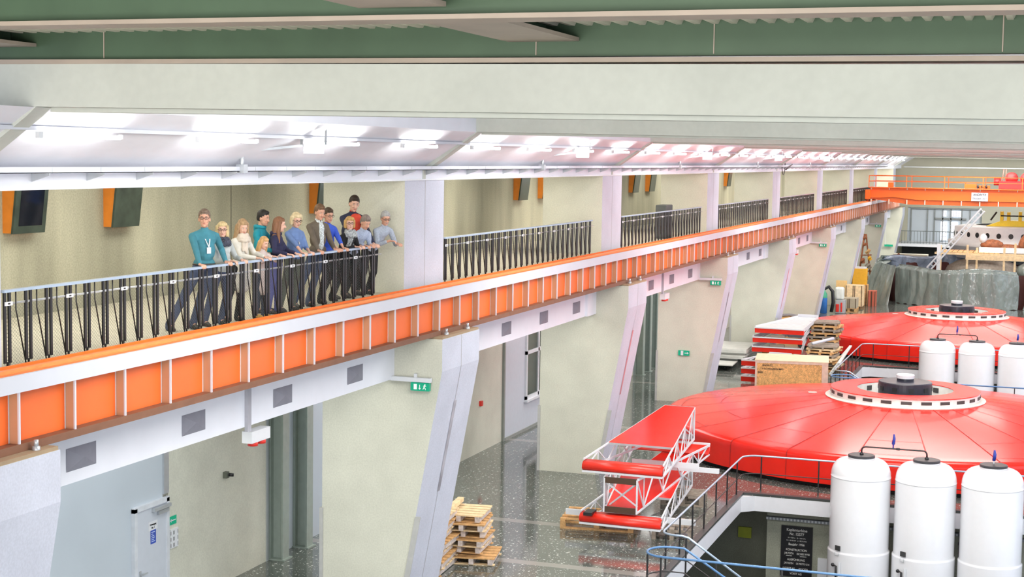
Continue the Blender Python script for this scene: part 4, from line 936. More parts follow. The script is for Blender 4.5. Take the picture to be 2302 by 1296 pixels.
m = MB(); m.box(-12.6, -12.05, 99.05, 99.65, .85, 1.65, 0); tag(m.build('plastic_canister', pm('canister', (.72, .76, .72), .4), bevel=.12), 'white plastic canister on the tool trolley behind the black hose', 'canister')
m = MB(); m.box(-13.1, -12.4, 103.5, 103.6, 0, 1.75); tag(m.build('plywood_sheet', pm('ply', (.78, .52, .22), .7)), 'upright plywood sheet behind the white canister', 'board')
def box_crate(x, y, z, dx, dy, dz, lab, mat=wood_l):
    t = thing('timber_crate', lab, 'crate', (x, y, z))
    m = MB(); m.cbox((x, y, z + dz / 2), (dx, dy, dz)); m.build('panel', mat, t)
    for a in (-.45, -.05, .05, .45):
        m = MB(); m.box(x + a * dx - .02, x + a * dx + .02, y - dy / 2 - .02, y - dy / 2, z, z + dz); m.build('strap', brown_m, t)
box_crate(-11.85, 100.8, .25, .95, 1.2, .62, 'low timber crate on a pallet in front of the taller strapped crate', pm('crate_grey', (.42, .36, .26), .8))
pallet('pallet', (-11.85, 100.8, 0), 0, 'wooden pallet under the low grey-brown crate', wood, L=1.0, W=1.2).scale = (1, 1, 1.7)
box_crate(-11.85, 103.4, .15, 1.1, 1.2, 1.35, 'tall strapped timber crate under the yellow box')
m = MB(); m.box(-12.35, -11.45, 106.0, 106.9, 1.32, 2.4); tag(m.build('yellow_container', ochre_m, bevel=.03), 'square ochre yellow container standing on crates', 'container')
box_crate(-11.85, 106.4, 0, 1.0, 1.0, 1.32, 'timber crate directly beneath the yellow container', wood)
m = MB(); m.box(-12.3, -11.5, 106.1, 106.8, 2.4, 2.5); tag(m.build('white_lid', white_m), 'white sheet lying on the yellow container', 'sheet')
box_crate(-10.95, 105.5, .0, .5, 1.0, 1.0, 'small crate with red contents right of the tall strapped crate', pm('crate_red', (.5, .12, .07), .7))
# brown machine rack by the seventh pier
t = thing('machine_rack', 'tall rack of rusty machine parts leaning by the seventh pier', 'machine rack', (-12.8, 118, 0))
m = MB(); m.tube([(-13.4, 118, 0), (-12.95, 118, 4.2)], .07, 6); m.tube([(-12.3, 118, 0), (-12.85, 118, 4.2)], .06, 6); m.bar((-13.3, 118, 1.4), (-12.3, 118, 1.45), .08); m.bar((-13.2, 118, 2.6), (-12.4, 118, 2.65), .08); m.build('frame', rust, t)
for i, (x, z, r, mt) in enumerate([(-12.9, .9, .45, rust), (-12.6, 1.8, .35, wood_old), (-13.0, 2.2, .3, rust), (-12.65, 2.9, .3, wood), (-12.9, 3.4, .25, rust), (-12.95, 3.9, .18, rust), (-12.5, 2.4, .25, ochre_m)]):
    m = MB(); m.cbox((x, 117.9, z), (r * 1.3, .4, r * .7), M=Matrix.Rotation(i * .7, 3, 'Y')); m.tube([(x - r * .5, 117.7, z - r * .3), (x + r * .4, 117.7, z + r * .5)], r * .28, 8); m.build('machine_part', mt, t)
m = MB(); m.bar((-12.3, 120.5, 0), (-12.3, 120.9, 3.5), .28, .05, up=(0, 1, .1)); tag(m.build('steel_sheet', pm('shiny_steel', (.6, .62, .8), .2, metal=.7)), 'tall bright steel sheet leaning beside the rusty rack', 'sheet')
m = MB(); m.box(-14.6, -12.45, 86.4, 88.6, .0, .75); tag(m.build('long_crate', pm('crate_orangewood', (.72, .40, .12), .75)), 'long low timber crate with loose parts behind the segment piles', 'crate')
m = MB(); m.tube([(-14.4, 87, .84), (-13.6, 87.4, .90), (-12.8, 87.2, .83)], .09, 8); tag(m.build('loose_pipe', pm('pipe_grey', (.2, .2, .22), .5)), 'dark bent pipe lying on the long low crate', 'pipe')

# ------------------------------------------------------------------ plastic-wrapped ring around the third opening
RC = (TX, 113.3); RR = 6.9
t = thing('plastic_covered_ring', 'big round enclosure wrapped in crumpled grey plastic sheeting behind the farther red cover', 'plastic cover', (RC[0], RC[1], 0))
rs = random.Random(5)
def drape(a0, a1, ztop, zbot, rad, inward, seed, mat, name, fold=1.0):
    r_ = random.Random(seed); n = 260; rows = [0, .04, .08, .13, .2, .28, .37, .46, .55, .65, .75, .85, .93, 1.0]; m = MB(); vs = []
    ph = [r_.uniform(0, 6.28) for _ in range(6)]
    for i in range(n + 1):
        u = i / n; a = a0 + (a1 - a0) * u
        s = a * rad
        w = .5 * math.sin(s * 2.1 + ph[0]) + .45 * abs(math.sin(s * 3.7 + ph[1] + .8 * 0)) + .12 * math.sin(s * 9.1 + ph[2])
        sharp = abs(math.sin(s * 1.3 + ph[3])) ** .5
        for v in rows:
            amp = .24 * fold * (1.0 - .65 * v)
            slip = .9 * math.sin(v * 3.4 + s * .9) * v + .3 * math.sin(v * 9 + s * 2.3) * v
            rr_ = rad + (w * amp * sharp + (.10 - .25 * (v < .05))) * (-1 if inward else 1) + v * .12
            zz = ztop + .10 * math.sin(s * 1.1 + ph[4]) * (1 - v) - (ztop - zbot) * v + .04 * math.sin(s * 7 + ph[5]) * (v > .95)
            aa = a + slip * .03
            vs.append((RC[0] + rr_ * math.cos(aa), RC[1] + rr_ * math.sin(aa), zz))
    R = len(rows); m.add(vs, [(i * R + q, (i + 1) * R + q, (i + 1) * R + q + 1, i * R + q + 1) for i in range(n) for q in range(R - 1)], 0, True)
    return m.build(name, mat, t)
drape(PI * 1.22, PI * 1.62, 2.55, .02, RR, False, 1, plastic, 'front_sheet')
drape(PI * 1.64, PI * 1.98, 2.5, .0, RR, False, 2, plastic, 'front_sheet')
drape(PI * .86, PI * 1.17, 2.75, .05, RR + .1, False, 3, plastic, 'side_sheet', 1.7)
drape(PI * .02, PI * 1.15, 2.75, 1.4, RR - .25, True, 4, plastic_b, 'back_sheet', 1.6)
m = MB(); m.lathe([(RR - .35, 0), (RR - .35, 2.2), (RR - .25, 2.25), (RR - .2, 0)], (RC[0], RC[1], 0), 64); m.build('ring_wall', pm('ring_darkred', (.06, .012, .01), .7), t)
# broad plastic fall on the left
m = MB(); vs = []; n = 14
for i in range(n + 1):
    u = i / n
    for v, z in ((0, 2.7), (.35, 1.9), (.7, .9), (1, .02)):
        vs.append((-11.2 - .9 * v + u * (1.6 + .5 * v) + .05 * math.sin(i * 2.2), 109.5 - 2.2 * u - .8 * v + .14 * math.sin(i * 1.7 + v * 2), z - .12 * u))
m.add(vs, [(i * 4 + q, (i + 1) * 4 + q, (i + 1) * 4 + q + 1, i * 4 + q + 1) for i in range(n) for q in range(3)], 0, True); m.build('side_sheet', plastic, t)

# scaffold and rotor hub standing inside / behind the ring
t = thing('timber_scaffold', 'pale timber working platform above the plastic-wrapped ring', 'scaffold', (-4, 112, 2.5))
m = MB(); m.box(-7.4, 1.5, 110.9, 111.1, 3.28, 3.42); m.box(-7.4, 1.5, 114.0, 114.2, 3.28, 3.42); m.box(-5.3, 1.5, 110.2, 110.35, 3.0, 3.30); m.build('beam', wood_l, t)
m = MB()
for i in range(12): m.box(-7.3 + i * .35, -7.0 + i * .35, 110.9, 114.2, 3.42, 3.46)
m.build('planking', wood, t)
for x, y, h in [(-7.0, 111, 3.9), (-5.2, 110.3, 4.0), (-2.8, 110.3, 3.9), (-2.1, 110.3, 4.2), (-4.6, 111, 3.8)]:
    m = MB(); m.box(x - .07, x + .07, y - .07, y + .07, 1.6, h); m.build('upright', wood_l, t)
m = MB(); m.box(-7.25, -7.0, 110.85, 111.1, 1.5, 4.0); m.build('upright', white_m, t)
t = thing('rotor_ring', 'big white ring with round holes standing on the timber platform', 'machine ring', (-2.1, 119.3, 3.5))
c = (-2.1, 119.3, 0)
m = MB(); m.lathe([(4.9, 3.62), (4.95, 3.95), (4.55, 4.0), (4.5, 4.95), (4.0, 5.05), (3.0, 5.1)], c, 72); m.build('shell', pm('ring_white', (.70, .72, .72), .4, var=.03), t)
m = MB(); m.lathe([(4.3, 2.7), (4.9, 3.62)], c, 60); m.build('skirt', white_m, t)
for i in range(34):
    a = 2 * PI * i / 34
    if math.sin(a) > .3: continue
    M = Matrix.Rotation(a, 3, 'Z') @ Matrix.Rotation(PI / 2, 3, 'Y')
    m = MB(); m.add([V(c) + V((0, 0, 4.45)) + Matrix.Rotation(a, 3, 'Z') @ V((4.54, .17 * math.cos(b * PI / 8), .19 * math.sin(b * PI / 8))) for b in range(16)], [tuple(range(16))]); m.build('port_hole', black_m, t)
t = thing('lifting_beam', 'yellow lifting device sitting on top of the white ring', 'lifting device', (-1.6, 117, 5.1))
m = MB(); m.prism([(-4.3, 5.08), (1.0, 5.08), (.2, 5.3), (-1, 5.5), (-3.2, 5.5)], 116.4, 117.6); m.build('base', yellow_m, t)
for x in (-3.0, -1.75):
    m = MB(); m.box(x - .35, x - .12, 116.5, 117.4, 5.45, 6.15); m.box(x + .12, x + .35, 116.5, 117.4, 5.45, 6.1); m.build('bracket', yellow_m, t)
    m = MB(); m.tube([(x - .3, 116.48, 5.85), (x + .9, 116.48, 5.85)], .05, 8); m.build('pin', black_m, t)
m = MB(); m.tube([(-4.0, 116.9, 5.5), (-3.6, 116.9, 6.1)], .07, 6); m.build('strut', black_m, t)
t = thing('rusty_casting', 'rust brown curved casting lying on the platform in front of the white ring', 'casting', (-2.6, 113, 3.5))
m = MB(); m.ell((-3.7, 113, 3.9), (.8, .5, .42), 12); m.ell((-1.5, 113, 4.2), (.4, .4, .7), 12, M=Matrix.Rotation(.5, 3, 'Y')); m.ell((-2.7, 113.1, 3.75), (1.2, .4, .25), 12); m.build('body', rust, t)
m = MB(); m.ell((-4.3, 112.9, 4.35), (.28, .3, .35), 10); m.build('wrapping', white_m, t)
m = MB(); m.box(-4.5, 1.5, 111.5, 112.0, 3.46, 3.8); tag(m.build('white_beam', white_m), 'white beam edge on the timber platform below the casting', 'beam')
m = MB(); m.ell((-4.2, 112.4, 2.0), (2.6, 1.6, 1.1), 16); tag(m.build('covered_heap', pm('dusty_heap', (.27, .23, .19), .85, var=.2)), 'brownish covered heap under the timber platform', 'heap')
m = MB(); m.ell((-.8, 112.0, 2.2), (1.3, .9, .75), 12); tag(m.build('foil_bundle', plastic), 'shiny bundle of plastic foil under the timber platform at the right', 'bundle')
t = thing('ladder', 'long white ladder leaning diagonally over the wrapped ring', 'ladder', (-7.5, 110.5, 2.4))
def lad(u): return V((-7.7 + 3.45 * u, 109.8 - .8 * u, 2.3 + 4.15 * u))
m = MB(); dv = V((.11, 0, -.09)); m.bar(lad(0) + dv, lad(1) + dv, .07, .1); m.bar(lad(0) - dv, lad(1) - dv, .07, .1); m.build('rail', white_m, t)
m = MB()
for i in range(19): q = lad(i / 18 * .98 + .01); m.bar(q - dv, q + dv, .05)
m.build('rung', galv, t)
m = MB(); m.box(-11.4, -8.8, 124, 125, 0, 2.45, 0); m.box(-11.3, -8.9, 123.9, 124, 2.0, 2.1, 1); tag(m.build('large_box', [pm('box_cream', (.62, .58, .48), .7), wood]), 'long pale box behind the left part of the wrapped ring', 'box')
m = MB()
for i in range(11): m.bar((-12.6 + i * .17, 122, .05 + i * .23), (-12.45 + i * .17, 122, .3 + i * .23), .18)
tag(m.build('heavy_chain', rust), 'rust brown heavy chain leaning behind the left end of the wrapped ring', 'chain')
m = MB(); m.box(-14.4, -13.0, 126, 126.8, 0, 1.6); tag(m.build('low_shelf', pm('shelf_cream', (.66, .63, .55), .7)), 'low cream shelf with parts at the far end of the hall', 'shelf')

# ------------------------------------------------------------------ far end wall with balcony
w = MB(); w.box(-17, XR, YEND, YEND + .3, 5.6, 11); w.box(-17, -11.9, YEND, YEND + .3, 0, 5.6); w.box(-5.6, XR, YEND, YEND + .3, 2.4, 5.6)
w.box(-17, XR, YEND + 3.5, YEND + 3.8, 0, 3); struct(w.build('wall_far', pm('far_wall', (.46, .45, .36), .85, var=.05, scale=.5)))
w = MB(); w.box(-12.3, XR, 137.0, YEND, 2.38, 2.62); struct(w.build('trim_10', white_m))
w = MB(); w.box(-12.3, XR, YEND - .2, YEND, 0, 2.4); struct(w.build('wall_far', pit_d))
w = MB(); w.box(-12.4, XR, YEND + .2, YEND + .3, 2.6, 5.6)
struct(w.build('wall_far', steel_panel))
wd = thing('window_2', None, None, (-9, YEND, 2.6)); struct(wd, 'bright glazed doors and window behind the far balcony')
m = MB()
for x in (-11.6, -10.2, -9.6, -8.9, -8.2, -7.3, -6.6, -5.7): m.box(x - .05, x + .05, YEND, YEND + .1, 2.65, 5.5)
m.box(-11.6, -5.7, YEND, YEND + .1, 5.45, 5.58); m.box(-9.6, -6.9, YEND, YEND + .1, 4.55, 4.72); m.build('window_frame', pm('frame_grey', (.22, .24, .24), .5), wd)
for x0, x1, z0, z1 in [(-8.25, -7.6, 2.75, 4.4), (-9.05, -8.5, 2.75, 4.4), (-8.2, -7.35, 4.85, 5.35), (-8.95, -8.6, 4.85, 5.35)]:
    m = MB(); m.box(x0, x1, YEND + .02, YEND + .06, z0, z1, 0); m.build('pane', win_m, wd)
    m = MB()
    for i in range(1, 4): x = x0 + (x1 - x0) * i / 4; m.box(x - .015, x + .015, YEND - .02, YEND + .02, z0, z1)
    for i in range(1, 5): z = z0 + (z1 - z0) * i / 5; m.box(x0, x1, YEND - .02, YEND + .02, z - .015, z + .015)
    m.build('glazing_bar', pm('bars', (.5, .5, .6), .5), wd)
t = thing('balcony_railing', 'dark thin-barred railing along the far balcony', 'railing', (-9, 137.1, 2.62))
m = MB(); m.box(-12.3, XR, 137.08, 137.13, 3.68, 3.74); m.box(-12.3, XR, 137.09, 137.12, 2.72, 2.76); m.build('handrail', pm('rail_dark', (.10, .12, .12), .5), t)
m = MB(); x = -12.2
while x < 2: m.box(x, x + .03, 137.09, 137.12, 2.62, 3.7); x += .26
tag(m.build('bar', pm('rail_dark', (.10, .12, .12), .5), t), kind='stuff')
m = MB(); m.box(-12.4, XR, YEND - .05, YEND, 9.1, 9.2); struct(m.build('trim_11', galv))
m = MB(); m.box(-13.2, -12.9, 134.0, 134.2, 4.8, 5.1); m.box(-13.0, -12.98, 134.1, 134.15, 2.6, 4.8); tag(m.build('wall_loudspeaker', white_m), 'small white loudspeaker on the last pier', 'loudspeaker')
m = MB(); m.box(-13.1, -12.4, 134.4, 134.5, 2.45, 2.62); tag(m.build('exit_sign', teal_sign), 'tiny green exit sign low on the last pier', 'exit sign')

# ------------------------------------------------------------------ orange overhead crane
t = thing('overhead_crane', 'orange bridge crane crossing the far part of the hall', 'crane', (-5, 112, 6.8))
def prism_y(m, pts, y0, y1, mi=0): return m.prism(pts, y0, y1, mi)
XC = 6.8
for y in (111.7, 115.2):
    m = MB(); m.prism([(-12.0, 7.05), (-12.0, 7.75), (XC, 7.75), (XC, 6.95), (-8.8, 6.95), (-10.4, 7.12), (-11.3, 7.05)], y, y + .6); m.build('box_girder', crane_m, t)
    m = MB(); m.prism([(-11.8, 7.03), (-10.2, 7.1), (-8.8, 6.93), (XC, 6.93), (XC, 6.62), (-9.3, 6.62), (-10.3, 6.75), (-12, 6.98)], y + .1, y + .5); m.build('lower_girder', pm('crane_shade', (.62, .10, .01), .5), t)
    m = MB(); x = -11.9
    while x < XC:
        m.box(x - .03, x + .03, y - .02, y + .1, 7.62, 7.78); m.box(x - .03, x + .03, y - .02, y + .1, 6.62, 6.94); x += 1.22
    m.build('web_tab', pm('tab_cream', (.85, .72, .58), .5), t)
m = MB(); m.box(-12.05, -8.8, 111.68, 112.32, 7.75, 7.80); m.box(-12.05, XC, 111.4, 112.3, 7.75, 7.79); m.build('walkway', crane_m, t)
m = MB(); m.box(-12.25, -11.95, 111.0, 116.6, 6.95, 7.6); m.build('end_carriage', crane_m, t)
for y in (111.4, 112.3, 115.4, 116.2):
    m = MB(); m.tube([(-12.2, y, 6.98), (-12.05, y, 6.98)], .19, 14); m.build('wheel', pm('wheel_brown', (.25, .06, .03), .5), t)
for y in (111.42, 115.9):
    m = MB()
    for z in (8.2, 8.58): m.tube([(-12.05, y, z), (XC, y, z)], .022, 6)
    if y < 113:
        m.tube([(-12.05, y, 8.58), (-12.05, y + 4.4, 8.58)], .022, 6); m.tube([(-12.05, y, 8.2), (-12.05, y + 4.4, 8.2)], .022, 6)
    m.build('guard_rail', crane_m, t)
    x = -12.05
    while x < XC:
        m = MB(); m.box(x - .025, x + .025, y - .025, y + .025, 7.75, 8.6); m.build('rail_post', crane_m, t); x += 2.55
m = MB(); m.box(-5.15, -4.05, 111.60, 111.66, 6.95, 7.55); sg = tag(m.build('crane_sign', girder_white, None, .02), 'white rectangular capacity sign mounted on the orange crane bridge', 'sign')
text('lettering', 'ANDRITZ', .20, sg, (-4.6, 111.59, 7.39), RX, black_m, squash=1.0, ext=.004); text('lettering', 'TRAGKR. 25 T', .16, sg, (-4.6, 111.59, 7.13), RX, pm('letter_grey', (.10, .10, .12), .5), squash=.95)
t = thing('crane_trolley', 'red hoist trolley with big drums riding on the orange crane bridge', 'trolley', (-1, 113, 7.8))
m = MB(); m.box(-3.4, 3, 112.2, 115, 7.80, 8.35); m.build('frame', pm('trolley_red', (.50, .02, .02), .45), t)
for x in (-2.6, -1.6, -.3): m = MB(); m.tube([(x, 112.3, 8.55), (x, 114.3, 8.55)], .42, 18); m.build('drum', pm('trolley_red', (.50, .02, .02), .45), t)
m = MB(); m.tube([(-3.75, 113, 8.3), (-3.3, 113, 8.3)], .25, 12); m.build('motor', pm('trolley_red', (.50, .02, .02), .45), t)
m = MB(); m.tube([(-3.2, 112.3, 8.3), (-3.1, 112.3, 9.15)], .03, 6); m.tube([(-2.95, 112.3, 8.3), (-2.95, 112.3, 9.15)], .03, 6); m.build('ladder_rail', pm('lad_red', (.7, .15, .12), .5), t)
t = thing('crane_drive_unit', 'small orange drive unit with dark couplings on the crane walkway', 'drive unit', (-5, 113, 7.8))
m = MB(); m.box(-5.7, -4.9, 113, 113.6, 7.80, 8.1); m.box(-4.8, -4.0, 113, 113.5, 7.80, 8.02); m.box(-5.68, -5.6, 113, 113.1, 8.1, 8.2); m.build('housing', crane_m, t)
m = MB()
for x in (-4.85, -4.55, -4.3): m.tube([(x, 112.95, 7.9), (x + .12, 112.95, 7.95)], .09, 8)
m.build('coupling', black_m, t)
m = MB(); m.box(-10.9, -10.55, 113, 113.5, 7.79, 8.12); tag(m.build('switch_box', crane_m), 'small orange switch box near the left end of the crane bridge', 'box')
m = MB(); m.tube([(-12.35, 76.2 + .45 * math.cos(a / 20 * 2 * PI), 9.3 + .45 * math.sin(a / 20 * 2 * PI)) for a in range(20)], .02, 6, closed=True); m.tube([(-12.3, 76.6, 9.1), (-12.2, 77.9, 9.35)], .03, 6)
tag(m.build('cable_loop', black_m), 'dark coil of cable hanging on the upper fascia above the fourth pier', 'cable')

# ------------------------------------------------------------------ people
def vox(mb, name, mats, parent, size, smooth=3):
    me = mb.mesh(name + '_raw', mats); o = bpy.data.objects.new(name + '_tmp', me); C.objects.link(o)
    r = o.modifiers.new('r', 'REMESH'); r.mode = 'VOXEL'; r.voxel_size = size; r.use_smooth_shade = True
    s = o.modifiers.new('s', 'SMOOTH'); s.iterations = smooth; s.factor = .5
    dg = bpy.context.evaluated_depsgraph_get(); dg.update()
    m2 = bpy.data.meshes.new_from_object(o.evaluated_get(dg)); m2.name = name
    bpy.data.objects.remove(o); bpy.data.meshes.remove(me)
    m2.materials.clear()
    for m in (mats if isinstance(mats, (list, tuple)) else [mats]): m2.materials.append(m)
    for p in m2.polygons: p.use_smooth = True
    m2.transform(Matrix.Translation(-wloc(parent)))
    q = bpy.data.objects.new(name, m2); C.objects.link(q); q.parent = parent
    return q
def cloth(name, col, rough=.85, var=.12, scale=9, **k): return pm('cloth_' + name, col, rough, var=var, scale=scale, **k)
skin = pm('skin', (.62, .33, .23), .5, var=.05, scale=30)
skin_p = pm('skin_pale', (.68, .40, .30), .5, var=.05, scale=30)
lipm = pm('lips', (.45, .12, .10), .5); eye_w = pm('eye_white', (.6, .58, .55), .3); eye_d = pm('eye_dark', (.03, .02, .02), .3); brow = pm('brow', (.14, .09, .05), .8)
shoe_m = pm('shoe_leather', (.03, .025, .022), .5)

def person(label, head, yaw, look, hands, cols, s=1.0, hair=('short', (.1, .06, .03)), extra=(), lean=.25, hipx=-13.12, fx=-13.05, feet=None, female=False, pitch=0.0, sk=None, sleeve=1.0, width=1.0, roll=0, child=False):
    """head: centre of head; yaw: body direction (rad from +X); look: head direction (rad); hands: [(L),(R)] wrist targets"""
    H = V(head); GZ = 6.67
    t = thing('person', label, 'person', (fx, H.y, GZ))
    sk = sk or skin
    Fd = V((math.cos(yaw), math.sin(yaw), 0)); Sd = V((-math.sin(yaw), math.cos(yaw), 0)); U = V((0, 0, 1))  # Sd = left side
    HM = Matrix.Rotation(look, 3, 'Z') @ Matrix.Rotation(pitch, 3, 'Y') @ Matrix.Rotation(roll, 3, 'X')
    hs = s * 1.13
    def h(x, y, z): return H + HM @ V((x * hs, y * hs, z * hs))
    # spine: hip height from overall size, leaning forward from the hips
    neck = h(-.030, 0, -.105) - U * .030 * s
    chest_h = (neck - U * .105 * s) - Fd * .015 * s
    hipz = GZ + .93 * s
    hip = V((hipx, H.y, hipz)) if True else None
    # keep a plausible torso length
    tl = .50 * s
    d = chest_h - hip
    if d.length > tl * 1.02 or d.length < tl * .9:
        hd = V((d.x, d.y, 0)); 
        vert = max(.05, chest_h.z - hipz)
        if vert < tl: hl = math.sqrt(max(0, tl * tl - vert * vert)); 
        else: hl = 0; hip.z = chest_h.z - tl
        dirh = -Fd
        hip.x = chest_h.x + dirh.x * hl; hip.y = chest_h.y + dirh.y * hl
    hip.x = min(hip.x, -12.86)
    spine = (chest_h - hip).normalized(); front = (Fd - spine * Fd.dot(spine)).normalized()
    B = Matrix((front, Sd, spine)).transposed()
    sw = (.185 if not female else .165) * s * width
    shL = chest_h + Sd * sw - spine * .022 * s; shR = chest_h - Sd * sw - spine * .022 * s
    hw = (.095 if not female else .10) * s
    hipL = hip + Sd * hw - U * .02 * s; hipR = hip - Sd * hw - U * .02 * s
    if feet is None: feet = [(fx, H.y + .10), (fx - .12, H.y - .12)]
    AL = V((feet[0][0], feet[0][1], GZ + .085 * s)); AR = V((feet[1][0], feet[1][1], GZ + .085 * s))
    def ik(a, b, l1, l2, hint):
        dd = b - a; D = dd.length
        if D > (l1 + l2) * .995: return a + dd * (l1 / (l1 + l2))
        x = (l1 * l1 - l2 * l2 + D * D) / (2 * D); hh = math.sqrt(max(0, l1 * l1 - x * x)); n = dd.normalized(); hp = (hint - n * hint.dot(n)).normalized()
        return a + n * x + hp * hh
    KL = ik(hipL, AL, .44 * s, .43 * s, Fd); KR = ik(hipR, AR, .44 * s, .43 * s, Fd)
    WL, WR = V(hands[0]), V(hands[1])
    ua, fa = .30 * s, .27 * s
    def clampw(sh, w):
        d = w - sh
        return w
    EL = ik(shL, WL, ua, fa, -U * .6 + Sd * .5 - Fd * .5); ER = ik(shR, WR, ua, fa, -U * .6 - Sd * .5 - Fd * .5)
    # ---- body: one continuous skin surface
    b = MB()
    b.ell(h(-.005, 0, .015), (.098 * hs, .076 * hs, .112 * hs), 16, M=HM)            # cranium
    b.ell(h(.022, 0, -.055), (.068 * hs, .058 * hs, .072 * hs), 14, M=HM)            # face / jaw
    b.ell(h(.062, 0, -.100), (.024 * hs, .026 * hs, .020 * hs), 10, M=HM)            # chin
    b.cap(h(.082, 0, .012), h(.108, 0, -.034), .010 * hs, .016 * hs, 8)            # nose
    b.ell(h(.070, .030, -.035), (.022 * hs, .020 * hs, .020 * hs), 8, M=HM); b.ell(h(.070, -.030, -.035), (.022 * hs, .020 * hs, .020 * hs), 8, M=HM)  # cheeks
    b.ell(h(.078, 0, .030), (.020 * hs, .045 * hs, .014 * hs), 8, M=HM)             # brow ridge
    for sg in (-1, 1): b.ell(h(-.005, sg * .078, -.015), (.018 * hs, .010 * hs, .032 * hs), 8, M=HM)   # ears
    b.cap(h(-.03, 0, -.08), neck - U * .05 * s, .053 * s, .058 * s, 12)
    b.ell(chest_h - spine * .06 * s, (.105 * s, .16 * s * width, .15 * s), 14, M=B)
    b.ell((chest_h + hip) / 2, (.10 * s, .135 * s * width, .19 * s), 14, M=B)
    b.ell(hip, (.105 * s, .155 * s, .12 * s), 14, M=B)
    for q_ in (shL, shR): b.cap(neck - U * .05 * s, q_, .048 * s, .046 * s, 10)
    for hp_, kn, an in ((hipL, KL, AL), (hipR, KR, AR)):
        b.cap(hp_, kn, .085 * s, .056 * s, 12); b.cap(kn, an, .054 * s, .038 * s, 12); b.cap(an, an + Fd * .14 * s - U * .05 * s, .036 * s, .03 * s, 8)
    for sh, el, wr, sg in ((shL, EL, WL, 1), (shR, ER, WR, -1)):
        b.cap(sh, el, .050 * s, .038 * s, 10); b.cap(el, wr, .037 * s, .025 * s, 10)
        # hand resting on the rail: palm and five fingers that bend over the front edge
        ad = (wr - el).normalized(); out = V((ad.x, ad.y, 0)); out = out.normalized() if out.length > .1 else Fd
        out = (out * .6 + V((1, 0, 0)) * .4).normalized(); sd = V((-out.y, out.x, 0)); dn = V((0, 0, -1))
        pc = wr + out * .05 * s + dn * .006
        Mh = Matrix((out, sd, V((0, 0, 1)))).transposed()
        b.ell(pc, (.052 * s, .041 * s, .018 * s), 12, M=Mh)
        for i in range(4):
            o_ = (i - 1.5) * .0225 * s; ln = [.034, .040, .038, .030][i if sg < 0 else 3 - i] * s
            k0 = pc + out * .036 * s + sd * o_; k1 = k0 + out * ln * .9 + sd * o_ * .15 + dn * .006; k2 = k1 + out * ln * .45 + dn * ln * .8; k3 = k2 + dn * ln * .55
            b.cap(k0, k1, .0105 * s, .0098 * s, 8); b.cap(k1, k2, .0098 * s, .0092 * s, 8); b.cap(k2, k3, .0092 * s, .008 * s, 8)
        th0 = pc - out * .012 * s - sd * sg * .034 * s; th1 = th0 + out * .030 * s - sd * sg * .024 * s + dn * .006; th2 = th1 + out * .026 * s + dn * .016 * s
        b.cap(th0, th1, .013 * s, .0115 * s, 8); b.cap(th1, th2, .0115 * s, .009 * s, 8)
    vox(b, 'body', sk, t, .0085, 2)
    # ---- face details
    m = MB()
    for sg in (-1, 1): m.ell(h(.0865, sg * .030, .010), (.006 * hs, .013 * hs, .0065 * hs), 10, 0, HM); m.ell(h(.0915, sg * .030, .010), (.003 * hs, .006 * hs, .006 * hs), 8, 1, HM)
    m.build('eyes', [eye_w, eye_d], t)
    m = MB(); m.ell(h(.0885, 0, -.066), (.006 * hs, .022 * hs, .0055 * hs), 10, 0, HM); m.build('mouth', lipm, t)
    hc = pm('hair_%d' % (hash(tuple(hair[1])) % 9999), hair[1], .65, var=.25, scale=40, stretch=(1, 1, .2))
    m = MB()
    for sg in (-1, 1): m.bar(h(.094, sg * .016, .030), h(.090, sg * .044, .032), .006, .006)
    m.build('eyebrows', hc if sum(hair[1]) < .9 else brow, t)
    # ---- hair
    m = MB(); kind = hair[0]
    m.ell(h(-.018, 0, .045), (.103 * hs, .086 * hs, .098 * hs), 16, 0, HM); m.ell(h(-.045, 0, .0), (.075 * hs, .082 * hs, .10 * hs), 14, 0, HM)
    if kind == 'short': m.ell(h(.030, 0, .098), (.060 * hs, .062 * hs, .032 * hs), 12, 0, HM)
    if kind in ('bob', 'pixie'):
        m.ell(h(.035, .01, .088), (.062 * hs, .075 * hs, .045 * hs), 12, 0, HM)
        dz = -.095 if kind == 'bob' else -.055
        for sg in (-1, 1): m.cap(h(.0, sg * .072, .05), h(-.005, sg * .078, dz), .036 * hs, .032 * hs, 10)
        m.cap(h(-.07, 0, .03), h(-.07, 0, dz), .055 * hs, .05 * hs, 10)
        for sg in (-1, 1): m.cap(h(-.045, sg * .055, .03), h(-.05, sg * .06, dz), .045 * hs, .04 * hs, 10)
    if kind == 'long':
        m.ell(h(.030, 0, .085), (.055 * hs, .072 * hs, .040 * hs), 12, 0, HM)
        for sg in (-1, 1):
            m.cap(h(.005, sg * .070, .05), h(.0, sg * .088, -.11), .034 * hs, .036 * hs, 10)
            m.cap(h(.0, sg * .088, -.11), h(.03, sg * .10, -.30), .037 * hs, .022 * hs, 10)
            m.cap(h(-.05, sg * .06, .0), h(-.06, sg * .075, -.25), .05 * hs, .04 * hs, 10)
        m.cap(h(-.07, 0, .0), h(-.075, 0, -.28), .055 * hs, .05 * hs, 10)
    hm = vox(m, 'hair', hc, t, .008, 2)
    # push hair off the face: drop everything in front of the hairline
    me = hm.data; off = wloc(t); HI = HM.transposed(); bmx = bmesh.new(); bmx.from_mesh(me)
    kill = []
    for v in bmx.verts:
        q = HI @ (v.co + off - H) / hs
        lim = .062 if kind in ('short',) else .06
        if q.x > .045 and q.z < .055 and abs(q.y) < lim and q.z > -.2: kill.append(v)
        elif kind == 'short' and (q.z < -.055 or (q.x > .02 and q.z < .03)): kill.append(v)
    bmesh.ops.delete(bmx, geom=kill, context='VERTS'); bmx.to_mesh(me); bmx.free()
    # ---- trousers
    tr, tp = cols['legs'], cols['top']
